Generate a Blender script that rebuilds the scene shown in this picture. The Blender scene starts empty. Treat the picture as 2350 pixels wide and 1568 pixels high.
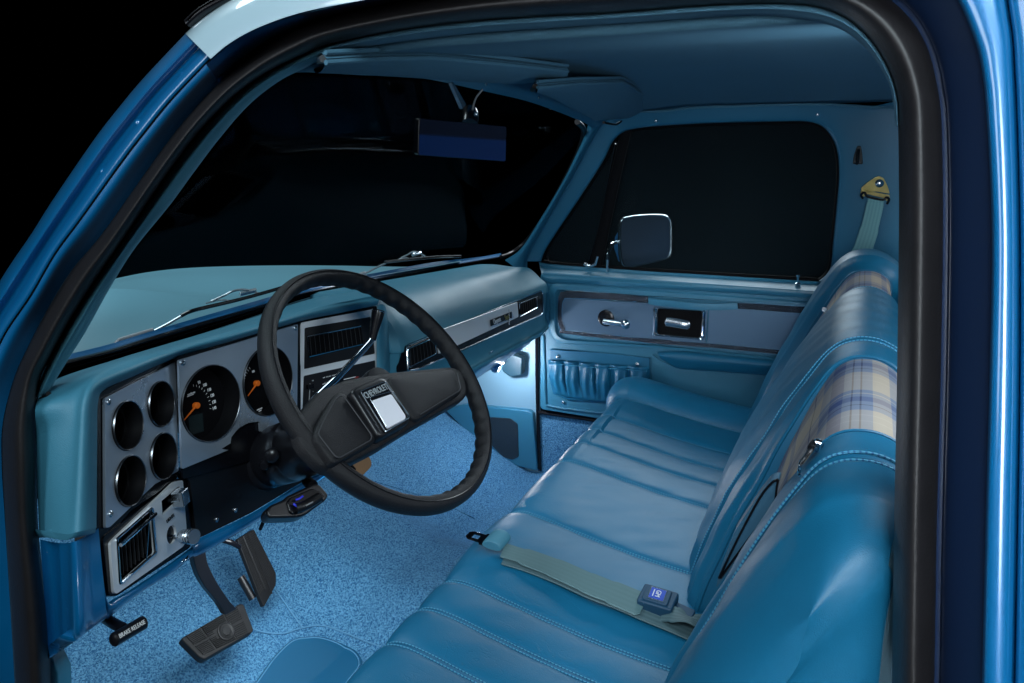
import bpy, bmesh, math, random
from math import sin, cos, pi, radians, sqrt, atan2
from mathutils import Vector, Matrix
random.seed(4)
V = Vector
# ------------------------------------------------------------------ camera, world, lights, exposure
sc = bpy.context.scene
COL = sc.collection
CAM = V((-0.60, 0.0, 1.0))
FPX, PPX, PPY, WPX, HPX = 1780.0, 1175.0, 460.0, 2350.0, 1568.0
yw, pt, rl = radians(24.7), radians(4.7), radians(0.5)
FWD = V((cos(pt)*cos(yw), cos(pt)*sin(yw), -sin(pt)))
_r = FWD.cross(V((0, 0, 1))).normalized(); _u = _r.cross(FWD)
RGT = _r*cos(rl) - _u*sin(rl)
UPV = _u*cos(rl) + _r*sin(rl)
cd = bpy.data.cameras.new('camera'); co = bpy.data.objects.new('camera', cd); COL.objects.link(co)
m = Matrix((RGT, UPV, -FWD)).transposed().to_4x4(); m.translation = CAM; co.matrix_world = m
cd.sensor_width = 36; cd.lens = 36*FPX/WPX; cd.shift_y = -(HPX/2-PPY)/WPX
cd.clip_start = 0.02; cd.clip_end = 100
sc.camera = co
w = bpy.data.worlds.new('World'); sc.world = w; w.use_nodes = True
w.node_tree.nodes['Background'].inputs[0].default_value = (0.10, 0.30, 0.5, 1)
w.node_tree.nodes['Background'].inputs[1].default_value = 0.0
sc.view_settings.view_transform = 'Standard'; sc.view_settings.look = 'None'
sc.view_settings.exposure = 0.0; sc.view_settings.gamma = 1.0
sc.cycles.max_bounces = 7; sc.cycles.use_denoising = True
sc.cycles.sample_clamp_indirect = 4.0

def light(name, kind, loc, power, col, size=0.1, size_y=None, to=None, spread=None):
    d = bpy.data.lights.new(name, kind); d.energy = power; d.color = col
    if kind == 'AREA':
        d.size = size
        if size_y: d.shape = 'RECTANGLE'; d.size_y = size_y
        if spread: d.spread = radians(spread)
    else: d.shadow_soft_size = size
    o = bpy.data.objects.new(name, d); COL.objects.link(o); o.location = loc
    if to is not None:
        o.rotation_euler = (V(to)-V(loc)).to_track_quat('-Z', 'Y').to_euler()
    return o
# softbox over the driver's door, softbox over the bonnet, strip beside the rear pillar, footwell lamps
light('softbox_side', 'AREA', (-1.9, -0.6, 2.6), 66, (0.76, 0.92, 1.0), 1.0, 0.7, to=(0.6, 0.4, 0.4))
light('softbox_front', 'AREA', (0.6, 2.0, 2.6), 26, (0.76, 0.93, 1.0), 1.4, 0.8, to=(0.7, 0.9, 0.6))
light('softbox_far', 'AREA', (2.9, 0.7, 1.55), 26, (0.84, 0.93, 1.0), 1.3, 0.5, to=(0.6, 0.5, 0.4))
light('softbox_strip', 'AREA', (-1.7, 1.3, 1.5), 17, (0.84, 0.92, 1.0), 0.7, 1.6, to=(0.0, -0.1, 0.9))
light('softbox_low', 'AREA', (-2.4, -0.34, 1.1), 5, (0.85, 0.93, 1.0), 0.5, 2.0, to=(0.0, -0.20, 0.9), spread=34)
light('softbox_rear', 'AREA', (0.75, -1.5, 1.75), 20, (0.88, 0.94, 1.0), 1.2, 0.4, to=(0.8, 0.0, 0.7))
light('cab_fill', 'AREA', (0.22, -0.12, 0.95), 1.9, (0.80, 0.92, 1.0), 0.22, 0.14, to=(1.2, 0.6, 0.6))  # added fill behind the seat, out of view; no lamp stands there
light('footwell_lamp_driver', 'AREA', (0.42, 0.90, 0.36), 1.6, (0.84, 0.94, 1.0), 0.16, to=(0.5, 1.0, 0.0))
light('footwell_lamp_passenger', 'POINT', CAM + (FWD + RGT*((1150-PPX)/FPX) - UPV*((850-PPY)/FPX))*((1.43-CAM.x)/(FWD + RGT*((1150-PPX)/FPX) - UPV*((850-PPY)/FPX)).x), 2.6, (0.93, 0.95, 1.0), 0.012)

# ------------------------------------------------------------------ tracing helpers (pixel of the photo -> point on a real surface)
def ray(u, v):
    return FWD + RGT*((u-PPX)/FPX) - UPV*((v-PPY)/FPX)
def PL(u, v, n, p0):
    n = V(n); r = ray(u, v); return CAM + r*((V(p0)-CAM).dot(n)/r.dot(n))
def PX(u, v, x): return PL(u, v, (1, 0, 0), (x, 0, 0))
def PY(u, v, y): return PL(u, v, (0, 1, 0), (0, y, 0))
def PZ(u, v, z): return PL(u, v, (0, 0, 1), (0, 0, z))
def SD(u, v, o=0.0):      # driver's door opening plane
    p = PX(u, v, o)
    if p.z > 0.64: p = PL(u, v, (1, 0, -0.15), (o-0.096, 0, 0))
    return p
def SP(u, v, o=1.6):      # passenger's side plane
    p = PX(u, v, o)
    if p.z > 0.64: p = PL(u, v, (1, 0, 0.15), (o+0.096, 0, 0))
    return p
def HF(u, v, F, t0=0.4, t1=4.5, n=400):
    r = ray(u, v); a = t0; fa = F(CAM+r*a)
    for i in range(1, n+1):
        b = t0+(t1-t0)*i/n; fb = F(CAM+r*b)
        if (fa > 0) != (fb > 0):
            for _ in range(30):
                mm = (a+b)/2; fm = F(CAM+r*mm)
                if (fa > 0) != (fm > 0): b = mm
                else: a, fa = mm, fm
            return CAM+r*((a+b)/2)
        a, fa = b, fb
    return CAM+r*t1
def zA(X, Y): return (.36*X, 564+.36*Y)          # frames of my zoomed views
def zB(X, Y): return (.36*X, 1034+.36*Y)
def zC(X, Y): return (564+.3595*X, 564+.3595*Y)
def zD(X, Y): return (1128+.3595*X, 564+.3595*Y)
def zE(X, Y): return (1598+.3595*X, 564+.3595*Y)
def zF(X, Y): return (846+.3406*X, 1034+.3406*Y)
def zG(X, Y): return (1551+.3406*X, 1034+.3406*Y)
def zT(X, Y): return (658+.3596*X, .3596*Y)
def zW(X, Y): return (1222+.36*X, 141+.36*Y)
def TR(f, g, pts, *a): return [f(*g(*p), *a) for p in pts]
def T0(f, pts, *a): return [f(*p, *a) for p in pts]

class Frame:
    def __init__(s, o, n, ex=None):
        s.o = V(o); s.n = V(n).normalized()
        s.ex = (V(ex)-s.n*V(ex).dot(s.n)).normalized() if ex is not None else V((0, 0, 1)).cross(s.n).normalized()
        s.ey = s.n.cross(s.ex)
    def P(s, x, y, z=0.0): return s.o + s.ex*x + s.ey*y + s.n*z
    def hit(s, u, v, off=0.0): return PL(u, v, s.n, s.o+s.n*off)
    def loc(s, p): d = p-s.o; return (d.dot(s.ex), d.dot(s.ey))
    def lh(s, u, v, off=0.0): return s.loc(s.hit(u, v, off))

# ------------------------------------------------------------------ materials
MATS = {}
def mat(name, base, rough=0.5, metal=0.0, coat=0.0, bump=0.0, bscale=200.0, var=0.0, vscale=6.0, emit=None, estr=0.0,
        spec=0.5, crease=0.0, kind='noise', coatr=0.05, rvar=0.0, aniso=None):
    if name in MATS: return MATS[name]
    M = bpy.data.materials.new(name); M.use_nodes = True; N = M.node_tree.nodes; L = M.node_tree.links
    b = N['Principled BSDF']; b.inputs['Roughness'].default_value = rough; b.inputs['Metallic'].default_value = metal
    b.inputs['Coat Weight'].default_value = coat; b.inputs['Coat Roughness'].default_value = coatr
    b.inputs['Specular IOR Level'].default_value = spec; b.inputs['Coat IOR'].default_value = 1.8 if coat > .7 else 1.5
    b.inputs['Base Color'].default_value = (*base, 1)
    tc = N.new('ShaderNodeTexCoord')
    if var > 0:
        nz = N.new('ShaderNodeTexNoise'); nz.inputs['Scale'].default_value = vscale; nz.inputs['Detail'].default_value = 5
        L.new(tc.outputs['Object'], nz.inputs['Vector'])
        mx = N.new('ShaderNodeMix'); mx.data_type = 'RGBA'
        mx.inputs[6].default_value = (*[c*(1-var) for c in base], 1); mx.inputs[7].default_value = (*[min(1, c*(1+var)) for c in base], 1)
        L.new(nz.outputs['Fac'], mx.inputs[0]); L.new(mx.outputs[2], b.inputs['Base Color'])
    if rvar > 0:
        n3 = N.new('ShaderNodeTexNoise'); n3.inputs['Scale'].default_value = vscale*2.2; n3.inputs['Detail'].default_value = 7
        L.new(tc.outputs['Object'], n3.inputs['Vector'])
        mr = N.new('ShaderNodeMapRange'); mr.inputs[3].default_value = rough-rvar; mr.inputs[4].default_value = rough+rvar
        mr.inputs[1].default_value = .3; mr.inputs[2].default_value = .7
        L.new(n3.outputs['Fac'], mr.inputs[0]); L.new(mr.outputs[0], b.inputs['Roughness'])
    last = None
    if crease > 0:
        n2 = N.new('ShaderNodeTexNoise'); n2.inputs['Scale'].default_value = 13; n2.inputs['Detail'].default_value = 4; n2.inputs['Distortion'].default_value = 1.5
        mp = N.new('ShaderNodeMapping'); mp.inputs['Scale'].default_value = (2.2, 1, 1)
        L.new(tc.outputs['Object'], mp.inputs[0]); L.new(mp.outputs[0], n2.inputs['Vector'])
        r = N.new('ShaderNodeValToRGB'); r.color_ramp.elements[0].position = .485; r.color_ramp.elements[1].position = .5
        e = r.color_ramp.elements.new(.515); e.color = (0, 0, 0, 1)
        r.color_ramp.elements[0].color = (0, 0, 0, 1); r.color_ramp.elements[1].color = (1, 1, 1, 1)
        L.new(n2.outputs['Fac'], r.inputs[0])
        n4 = N.new('ShaderNodeTexNoise'); n4.inputs['Scale'].default_value = 5; L.new(tc.outputs['Object'], n4.inputs['Vector'])
        m4 = N.new('ShaderNodeMapRange'); m4.inputs[1].default_value = .48; m4.inputs[2].default_value = .62; L.new(n4.outputs['Fac'], m4.inputs[0])
        m5 = N.new('ShaderNodeMath'); m5.operation = 'MULTIPLY'; L.new(r.outputs[0], m5.inputs[0]); L.new(m4.outputs[0], m5.inputs[1])
        bp = N.new('ShaderNodeBump'); bp.invert = True; bp.inputs['Strength'].default_value = crease; bp.inputs['Distance'].default_value = .002
        L.new(m5.outputs[0], bp.inputs['Height']); last = bp
    if bump > 0:
        if kind == 'voronoi':
            t = N.new('ShaderNodeTexVoronoi'); t.inputs['Scale'].default_value = bscale; out = t.outputs['Distance']
        else:
            t = N.new('ShaderNodeTexNoise'); t.inputs['Scale'].default_value = bscale; t.inputs['Detail'].default_value = 3; out = t.outputs['Fac']
        if aniso:
            mp = N.new('ShaderNodeMapping'); mp.inputs['Scale'].default_value = aniso
            L.new(tc.outputs['Object'], mp.inputs[0]); L.new(mp.outputs[0], t.inputs['Vector'])
        else: L.new(tc.outputs['Object'], t.inputs['Vector'])
        bp = N.new('ShaderNodeBump'); bp.inputs['Strength'].default_value = bump; bp.inputs['Distance'].default_value = .001
        L.new(out, bp.inputs['Height'])
        if last: L.new(last.outputs[0], bp.inputs['Normal'])
        last = bp
    if last: L.new(last.outputs[0], b.inputs['Normal'])
    if emit:
        b.inputs['Emission Color'].default_value = (*emit, 1); b.inputs['Emission Strength'].default_value = estr
    MATS[name] = M; return M
leather = mat('leather', (0.006, 0.128, 0.252), .42, spec=.42, bump=.35, bscale=900, var=.12, vscale=5, crease=.2, rvar=.02)
leather_dark = mat('leather_plain', (0.005, 0.112, 0.218), .42, bump=.3, bscale=900, var=.10, vscale=5, rvar=.05)
vinyl = mat('dash_vinyl', (0.05, 0.225, 0.325), .44, bump=.6, bscale=900, var=.07, rvar=.05)
vinyl_trim = mat('trim_vinyl', (0.085, 0.27, 0.36), .5, bump=.5, bscale=1300, kind='voronoi', var=.05)
door_mat = mat('door_plastic', (0.028, 0.165, 0.27), .44, bump=.5, bscale=800, var=.08, rvar=.05)
cabpaint = mat('cab_inner_paint', (0.02, 0.135, 0.235), .38, bump=.1, bscale=500, var=.06)
headl = mat('headliner', (0.06, 0.175, 0.26), .8, bump=.6, bscale=1500, kind='voronoi', var=.08)
paint = mat('blue_paint', (0.0, 0.135, 0.34), .4, metal=.2, coat=.9, coatr=.14, rvar=.04, bump=.04, bscale=25, var=.08, vscale=12)
roofpaint = mat('pale_paint', (0.42, 0.58, 0.65), .3, coat=1.0, bump=.03, bscale=20, var=.03)
hoodpaint = mat('hood_paint', (0.145, 0.34, 0.42), .42, coat=.3, coatr=.3, var=.04)
rubber = mat('rubber', (0.010, 0.009, 0.010), .50, bump=.35, bscale=220, var=.35, vscale=40, spec=.45)
jamb_shaded = mat('shaded_jamb_paint', (0.002, 0.014, 0.05), .4, coat=.3, var=.1)  # the blue paint again, darkened in its colour for the unlit jamb
black = mat('black_plastic', (0.006, 0.006, 0.008), .35, bump=.15, bscale=700, var=.1)
blackm = mat('black_matte', (0.002, 0.002, 0.003), .7, var=.1, spec=.12)
blackg = mat('black_gloss', (0.004, 0.004, 0.006), .26, spec=.4)
colb = mat('column_black', (0.010, 0.010, 0.013), .28, spec=.4, bump=.1, bscale=300)
louv = mat('louvre_plastic', (.030, .031, .035), .4)
rimm = mat('gauge_rim_metal', (.22, .23, .25), .3, metal=1.0)
cupb = mat('cup_black', (0.005, 0.005, 0.006), .38, spec=.3)
wheelm = mat('wheel_vinyl', (0.007, 0.007, 0.009), .46, spec=.35, bump=.6, bscale=900, kind='voronoi', var=.1)
silver = mat('brushed_silver', (0.58, 0.66, 0.76), .30, metal=.75, bump=.12, bscale=300, aniso=(1, 1, 30), var=.10, vscale=5, rvar=.05)
silver_br = mat('bright_silver', (0.90, 0.92, 0.94), .42, metal=.55, bump=.1, bscale=300, aniso=(1, 1, 30))
chrome = mat('chrome', (0.75, 0.8, 0.85), .08, metal=1.0, bump=.02, bscale=60)
chrome_r = mat('chrome_satin', (0.6, 0.65, 0.7), .25, metal=1.0)
orange = mat('needle_orange', (0.62, 0.12, 0.01), .45, emit=(1, .2, 0), estr=.05)
white = mat('print_white', (0.6, 0.62, 0.62), .5, emit=(.8, .9, 1), estr=.08)
grey = mat('print_grey', (0.25, 0.26, 0.27), .5)
plate = mat('horn_plate', (0.80, 0.80, 0.86), .4, metal=.1)
thread_dk = mat('dark_thread', (0.035, 0.035, 0.04), .6)
gold = mat('zinc_gold', (0.55, 0.45, 0.17), .3, metal=.9, var=.3, vscale=60)
pedal_r = mat('pedal_rubber', (0.009, 0.009, 0.010), .55, spec=.35, bump=.3, bscale=300, var=.2, vscale=30)
tan = mat('tan_leather', (0.36, 0.20, 0.09), .6, bump=.4, bscale=300, var=.15, vscale=30)
lens = mat('lamp_lens', (0.9, 0.95, 1.0), .3, emit=(.85, .95, 1.0), estr=14)
red = mat('print_red', (0.5, 0.02, 0.02), .5)
logo_blue = mat('logo_blue', (0.01, 0.06, 0.42), .4)
led_blue = mat('led_blue', (0.02, 0.03, .5), .4, emit=(.05, .08, 1), estr=.15)
buckle_m = mat('buckle_plastic', (0.006, 0.045, 0.095), .5, bump=.2, bscale=800)
tongue_m = mat('tongue_plastic', (0.05, 0.19, 0.27), .45, bump=.2, bscale=800)
mirror_in = mat('tinted_mirror', (0.07, 0.10, 0.20), .02, metal=.85)  # navy in the base colour stands in for the dark reflection
mirror_m = mat('mirror_glass', (0.55, 0.6, 0.75), .02, metal=1.0)

def web_mat(name, c1, c2, sc_=1.0):
    M = bpy.data.materials.new(name); M.use_nodes = True; N = M.node_tree.nodes; L = M.node_tree.links
    b = N['Principled BSDF']; b.inputs['Roughness'].default_value = .6
    uv = N.new('ShaderNodeUVMap'); sp = N.new('ShaderNodeSeparateXYZ'); L.new(uv.outputs[0], sp.inputs[0])
    w1 = N.new('ShaderNodeTexWave'); w1.inputs['Scale'].default_value = 1.6; w1.bands_direction = 'X'; L.new(uv.outputs[0], w1.inputs['Vector'])
    w2 = N.new('ShaderNodeTexWave'); w2.inputs['Scale'].default_value = 14; w2.bands_direction = 'DIAGONAL'
    mp = N.new('ShaderNodeMapping'); mp.inputs['Scale'].default_value = (1, 12, 1); L.new(uv.outputs[0], mp.inputs[0]); L.new(mp.outputs[0], w2.inputs['Vector'])
    mx = N.new('ShaderNodeMix'); mx.data_type = 'RGBA'; mx.inputs[6].default_value = (*c1, 1); mx.inputs[7].default_value = (*c2, 1)
    L.new(w1.outputs['Fac'], mx.inputs[0]); L.new(mx.outputs[2], b.inputs['Base Color'])
    bp = N.new('ShaderNodeBump'); bp.inputs['Strength'].default_value = .25; bp.inputs['Distance'].default_value = .0006
    L.new(w2.outputs['Fac'], bp.inputs['Height']); L.new(bp.outputs[0], b.inputs['Normal'])
    MATS[name] = M; return M
webbing = web_mat('belt_webbing', (0.075, 0.15, 0.165), (0.085, 0.165, 0.18))
webbing_dk = web_mat('belt_webbing_dark', (0.05, 0.10, 0.115), (0.08, 0.14, 0.16))

def thread_mat():
    M = bpy.data.materials.new('seam_thread'); M.use_nodes = True; N = M.node_tree.nodes; L = M.node_tree.links
    b = N['Principled BSDF']; b.inputs['Roughness'].default_value = .6
    uv = N.new('ShaderNodeUVMap'); sp = N.new('ShaderNodeSeparateXYZ'); L.new(uv.outputs[0], sp.inputs[0])
    ma = N.new('ShaderNodeMath'); ma.operation = 'MULTIPLY'; ma.inputs[1].default_value = 190; L.new(sp.outputs[1], ma.inputs[0])
    fr = N.new('ShaderNodeMath'); fr.operation = 'FRACT'; L.new(ma.outputs[0], fr.inputs[0])
    gt = N.new('ShaderNodeMath'); gt.operation = 'GREATER_THAN'; gt.inputs[1].default_value = .38; L.new(fr.outputs[0], gt.inputs[0])
    mx = N.new('ShaderNodeMix'); mx.data_type = 'RGBA'; mx.inputs[6].default_value = (.012, .11, .25, 1); mx.inputs[7].default_value = (.07, .30, .46, 1)
    L.new(gt.outputs[0], mx.inputs[0]); L.new(mx.outputs[2], b.inputs['Base Color'])
    MATS['thread'] = M; return M
thread = thread_mat()

cord = mat('binding_cord', (.10, .29, .48), .8, bump=.8, bscale=500)
def carpet_mat():
    M = bpy.data.materials.new('loop_carpet'); M.use_nodes = True; N = M.node_tree.nodes; L = M.node_tree.links
    b = N['Principled BSDF']; b.inputs['Roughness'].default_value = .85; b.inputs['Specular IOR Level'].default_value = .25
    tc = N.new('ShaderNodeTexCoord')
    nz = N.new('ShaderNodeTexNoise'); nz.inputs['Scale'].default_value = 310; nz.inputs['Detail'].default_value = 1.5; nz.inputs['Distortion'].default_value = .8
    L.new(tc.outputs['Object'], nz.inputs['Vector'])
    r = N.new('ShaderNodeValToRGB'); r.color_ramp.elements[0].position = .36; r.color_ramp.elements[1].position = .60
    r.color_ramp.elements[0].color = (.018, .12, .28, 1); r.color_ramp.elements[1].color = (.14, .385, .62, 1)
    L.new(nz.outputs['Fac'], r.inputs[0]); L.new(r.outputs[0], b.inputs['Base Color'])
    bp = N.new('ShaderNodeBump'); bp.inputs['Strength'].default_value = 1.0; bp.inputs['Distance'].default_value = .005
    L.new(nz.outputs['Fac'], bp.inputs['Height']); L.new(bp.outputs[0], b.inputs['Normal'])
    MATS['carpet'] = M; return M
carpet = carpet_mat()

def plaid_mat():
    M = bpy.data.materials.new('plaid_cloth'); M.use_nodes = True; N = M.node_tree.nodes; L = M.node_tree.links
    b = N['Principled BSDF']; b.inputs['Roughness'].default_value = .85; b.inputs['Specular IOR Level'].default_value = .2
    uv = N.new('ShaderNodeUVMap'); sp = N.new('ShaderNodeSeparateXYZ'); L.new(uv.outputs[0], sp.inputs[0])
    def stripes(out, period, off, stops):
        a = N.new('ShaderNodeMath'); a.operation = 'MULTIPLY_ADD'; a.inputs[1].default_value = 1/period; a.inputs[2].default_value = off
        L.new(out, a.inputs[0]); f = N.new('ShaderNodeMath'); f.operation = 'FRACT'; L.new(a.outputs[0], f.inputs[0])
        r = N.new('ShaderNodeValToRGB'); r.color_ramp.interpolation = 'CONSTANT'
        while len(r.color_ramp.elements) > 1: r.color_ramp.elements.remove(r.color_ramp.elements[-1])
        r.color_ramp.elements[0].position = 0; r.color_ramp.elements[0].color = (*stops[0][1], 1)
        for p, c in stops[1:]:
            e = r.color_ramp.elements.new(p); e.color = (*c, 1)
        L.new(f.outputs[0], r.inputs[0]); return r.outputs[0]
    cr = (.40, .355, .295); bl = (.045, .075, .19); lb = (.17, .21, .29); dk = (.05, .05, .07); ta = (.45, .40, .33)
    s1 = stripes(sp.outputs[0], .15, .3, [(0, cr), (.22, ta), (.24, cr), (.34, ta), (.36, cr), (.46, lb), (.56, dk), (.575, lb), (.66, bl), (.78, lb), (.86, ta), (.88, lb), (.97, cr)])
    s2 = stripes(sp.outputs[1], .19, .25, [(0, cr), (.16, dk), (.175, cr), (.28, lb), (.40, bl), (.52, lb), (.58, dk), (.59, lb), (.64, dk), (.65, lb), (.72, cr), (.84, lb), (.92, ta), (.94, cr)])
    mx = N.new('ShaderNodeMix'); mx.data_type = 'RGBA'; mx.inputs[0].default_value = .5; L.new(s1, mx.inputs[6]); L.new(s2, mx.inputs[7])
    g = N.new('ShaderNodeMix'); g.data_type = 'RGBA'; g.blend_type = 'MULTIPLY'; g.inputs[0].default_value = .2
    L.new(mx.outputs[2], g.inputs[6]); L.new(mx.outputs[2], g.inputs[7]); L.new(g.outputs[2], b.inputs['Base Color'])
    w1 = N.new('ShaderNodeTexNoise'); w1.inputs['Scale'].default_value = 900; L.new(uv.outputs[0], w1.inputs['Vector'])
    bp = N.new('ShaderNodeBump'); bp.inputs['Strength'].default_value = .5; bp.inputs['Distance'].default_value = .0008
    L.new(w1.outputs['Fac'], bp.inputs['Height']); L.new(bp.outputs[0], b.inputs['Normal'])
    MATS['plaid'] = M; return M
plaid = plaid_mat()

def glass_mat(name, tint, refl, haze=None):
    M = bpy.data.materials.new(name); M.use_nodes = True; N = M.node_tree.nodes; L = M.node_tree.links
    N.remove(N['Principled BSDF']); out = N['Material Output']
    t = N.new('ShaderNodeBsdfTransparent'); t.inputs[0].default_value = (*tint, 1)
    g = N.new('ShaderNodeBsdfGlossy'); g.inputs['Roughness'].default_value = .01; g.inputs[0].default_value = (.8, .9, 1, 1)
    f = N.new('ShaderNodeFresnel'); f.inputs[0].default_value = 1.45
    mu = N.new('ShaderNodeMath'); mu.operation = 'MULTIPLY'; mu.inputs[1].default_value = refl; L.new(f.outputs[0], mu.inputs[0])
    mx = N.new('ShaderNodeMixShader'); L.new(mu.outputs[0], mx.inputs[0]); L.new(t.outputs[0], mx.inputs[1]); L.new(g.outputs[0], mx.inputs[2])
    if haze:      # diffuse colour standing in for the pane's interior reflection
        d = N.new('ShaderNodeBsdfDiffuse'); d.inputs[0].default_value = (*haze, 1); a = N.new('ShaderNodeMixShader'); a.inputs[0].default_value = .25
        L.new(mx.outputs[0], a.inputs[1]); L.new(d.outputs[0], a.inputs[2]); L.new(a.outputs[0], out.inputs[0])
    else: L.new(mx.outputs[0], out.inputs[0])
    MATS[name] = M; return M
glass = glass_mat('window_glass', (.85, .93, .95), .12, (.028, .045, .055))
glass_ws = glass_mat('windscreen_glass', (.92, .96, .97), .012)

# ------------------------------------------------------------------ mesh helpers
BASE = {}          # every object that belongs to a thing -> world position of its origin
def tag(o, label=None, cat=None, group=None, kind=None):
    for k, v in (('label', label), ('category', cat), ('group', group), ('kind', kind)):
        if v: o[k] = v
    return o
def thing(name, label, cat, loc, group=None):
    o = bpy.data.objects.new(name, None); COL.objects.link(o); o.location = loc; o.empty_display_size = .05
    BASE[o] = V(loc); return tag(o, label, cat, group)
def link(name, me, parent=None, loc=None, mats=None):
    o = bpy.data.objects.new(name, me); COL.objects.link(o)
    if parent is not None:
        base = BASE[parent]; o.parent = parent
    else:
        base = V(loc) if loc is not None else V((0, 0, 0)); o.location = base
    BASE[o] = base
    me.transform(Matrix.Translation(-base))
    for mm in (mats if isinstance(mats, (list, tuple)) else [mats]): me.materials.append(mm)
    return o
def MS(name, vs, fs, mt, parent=None, smooth=True, uvs=None, loc=None, mi=None, solid=0, bevel=0, subs=0, auto=None, off=-1):
    assert max(max(f) for f in fs) < len(vs) and all(len(set(f)) == len(f) for f in fs), name
    me = bpy.data.meshes.new(name); me.from_pydata([tuple(v) for v in vs], [], fs)
    if uvs is not None:
        ul = me.uv_layers.new(name='UVMap')
        for p in me.polygons:
            for li, vi in zip(p.loop_indices, p.vertices): ul.data[li].uv = uvs[vi]
    if mi is not None:
        for p, i in zip(me.polygons, mi): p.material_index = i
    me.update(); bm = bmesh.new(); bm.from_mesh(me); bmesh.ops.recalc_face_normals(bm, faces=bm.faces); bm.to_mesh(me); bm.free()
    if smooth: me.polygons.foreach_set('use_smooth', [True]*len(me.polygons))
    if smooth: me.set_sharp_from_angle(angle=radians(42))
    o = link(name, me, parent, loc, mt)
    if solid:
        md = o.modifiers.new('s', 'SOLIDIFY'); md.thickness = solid; md.offset = off
    if bevel:
        md = o.modifiers.new('b', 'BEVEL'); md.width = bevel; md.segments = 3; md.limit_method = 'ANGLE'; md.angle_limit = radians(35)
    if subs:
        md = o.modifiers.new('u', 'SUBSURF'); md.levels = subs; md.render_levels = subs
    if smooth and auto: me.shade_auto_smooth = None
    return o
def cr(P, t):
    n = len(P); i = min(int(t), n-2); f = t-i
    p0, p1, p2, p3 = P[max(i-1, 0)], P[i], P[i+1], P[min(i+2, n-1)]
    return .5*((2*p1)+(p2-p0)*f+(2*p0-5*p1+4*p2-p3)*f*f+(3*p1-p0-3*p2+p3)*f**3)
def resamp(P, n, smooth=True):
    """n points along P by arc length"""
    P = [V(p) for p in P]
    Q = [cr(P, (len(P)-1)*k/(len(P)*12-1)) if smooth else None for k in range(len(P)*12)] if smooth else P
    L = [0]
    for a, b in zip(Q, Q[1:]): L.append(L[-1]+(b-a).length)
    out = []; j = 0
    for k in range(n):
        s = L[-1]*k/(n-1)
        while j < len(L)-2 and L[j+1] < s: j += 1
        d = L[j+1]-L[j]; f = 0 if d < 1e-9 else (s-L[j])/d
        out.append(Q[j].lerp(Q[j+1], min(1, max(0, f))))
    return out
def dens(P, k=8):
    P = [V(p) for p in P]; return [cr(P, i/k) for i in range((len(P)-1)*k+1)]
def grid(rows, closed_u=False, closed_v=False, flip=False):
    R, C_ = len(rows), len(rows[0]); vs = [p for r in rows for p in r]; fs = []
    for i in range(R if closed_v else R-1):
        for j in range(C_ if closed_u else C_-1):
            a = i*C_+j; b = i*C_+(j+1) % C_; c = ((i+1) % R)*C_+(j+1) % C_; d = ((i+1) % R)*C_+j
            fs.append((a, d, c, b) if flip else (a, b, c, d))
    return vs, fs
def loft(name, rows, mt, parent, n=60, sub=1, smooth=True, curve=True, **k):
    """skin traced rows; rows are smoothed across too when curve is set"""
    R = [resamp(r, n, smooth) for r in rows]
    if curve and len(R) > 2:
        cols = [dens([R[i][j] for i in range(len(R))], sub*4) for j in range(n)]
        R = [[cols[j][i] for j in range(n)] for i in range(len(cols[0]))]
    vs, fs = grid(R); return MS(name, vs, fs, mt, parent, **k)
def mloft(name, rows, mt, parent, k=6, kv=5, **kw):
    """rows with matched columns; catmull in both directions"""
    R = [dens(r, k) for r in rows]
    cols = [dens([R[i][j] for i in range(len(R))], kv) if len(R) > 2 else [R[0][j].lerp(R[1][j], t/kv) for t in range(kv+1)] for j in range(len(R[0]))]
    vs, fs = grid([[cols[j][i] for j in range(len(cols))] for i in range(len(cols[0]))]); return MS(name, vs, fs, mt, parent, **kw)
def frames(P, closed=False, up=None):
    n = len(P); T = []
    for i in range(n):
        a = P[(i-1) % n] if closed or i > 0 else P[i]; b = P[(i+1) % n] if closed or i < n-1 else P[i]
        T.append((b-a).normalized())
    out = []; N_ = None
    for i in range(n):
        if up is not None: N_ = (V(up)-T[i]*V(up).dot(T[i])).normalized()
        elif N_ is None:
            h = V((0, 0, 1)) if abs(T[i].z) < .9 else V((1, 0, 0)); N_ = (h-T[i]*h.dot(T[i])).normalized()
        else: N_ = (N_-T[i]*N_.dot(T[i])).normalized()
        out.append((T[i], N_, T[i].cross(N_)))
    return out
def tube_data(P, r, seg=10, closed=False, prof=None, up=None, caps=True):
    P = [V(p) for p in P]; F = frames(P, closed, up); rows = []; uv = []; s = 0
    prof = prof or [(cos(2*pi*k/seg), sin(2*pi*k/seg)) for k in range(seg)]
    for i, (p, (t, n_, b_)) in enumerate(zip(P, F)):
        rr = r[i] if isinstance(r, (list, tuple)) else r
        if i: s += (p-P[i-1]).length
        rows.append([p+n_*(a*rr)+b_*(c*rr) for a, c in prof]); uv += [(k/len(prof), s) for k in range(len(prof))]
    vs, fs = grid(rows, closed_u=True, closed_v=closed)
    if not closed and caps:
        m_ = len(prof); fs.append(tuple(range(m_))[::-1]); fs.append(tuple(range(len(vs)-m_, len(vs))))
    return vs, fs, uv
def tube(name, P, r, mt, parent, seg=10, closed=False, k=0, prof=None, up=None, **kw):
    if k: P = dens(P+[P[0]] if closed else P, k); P = P[:-1] if closed else P
    vs, fs, uv = tube_data(P, r, seg, closed, prof, up); return MS(name, vs, fs, mt, parent, uvs=uv, **kw)
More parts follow.
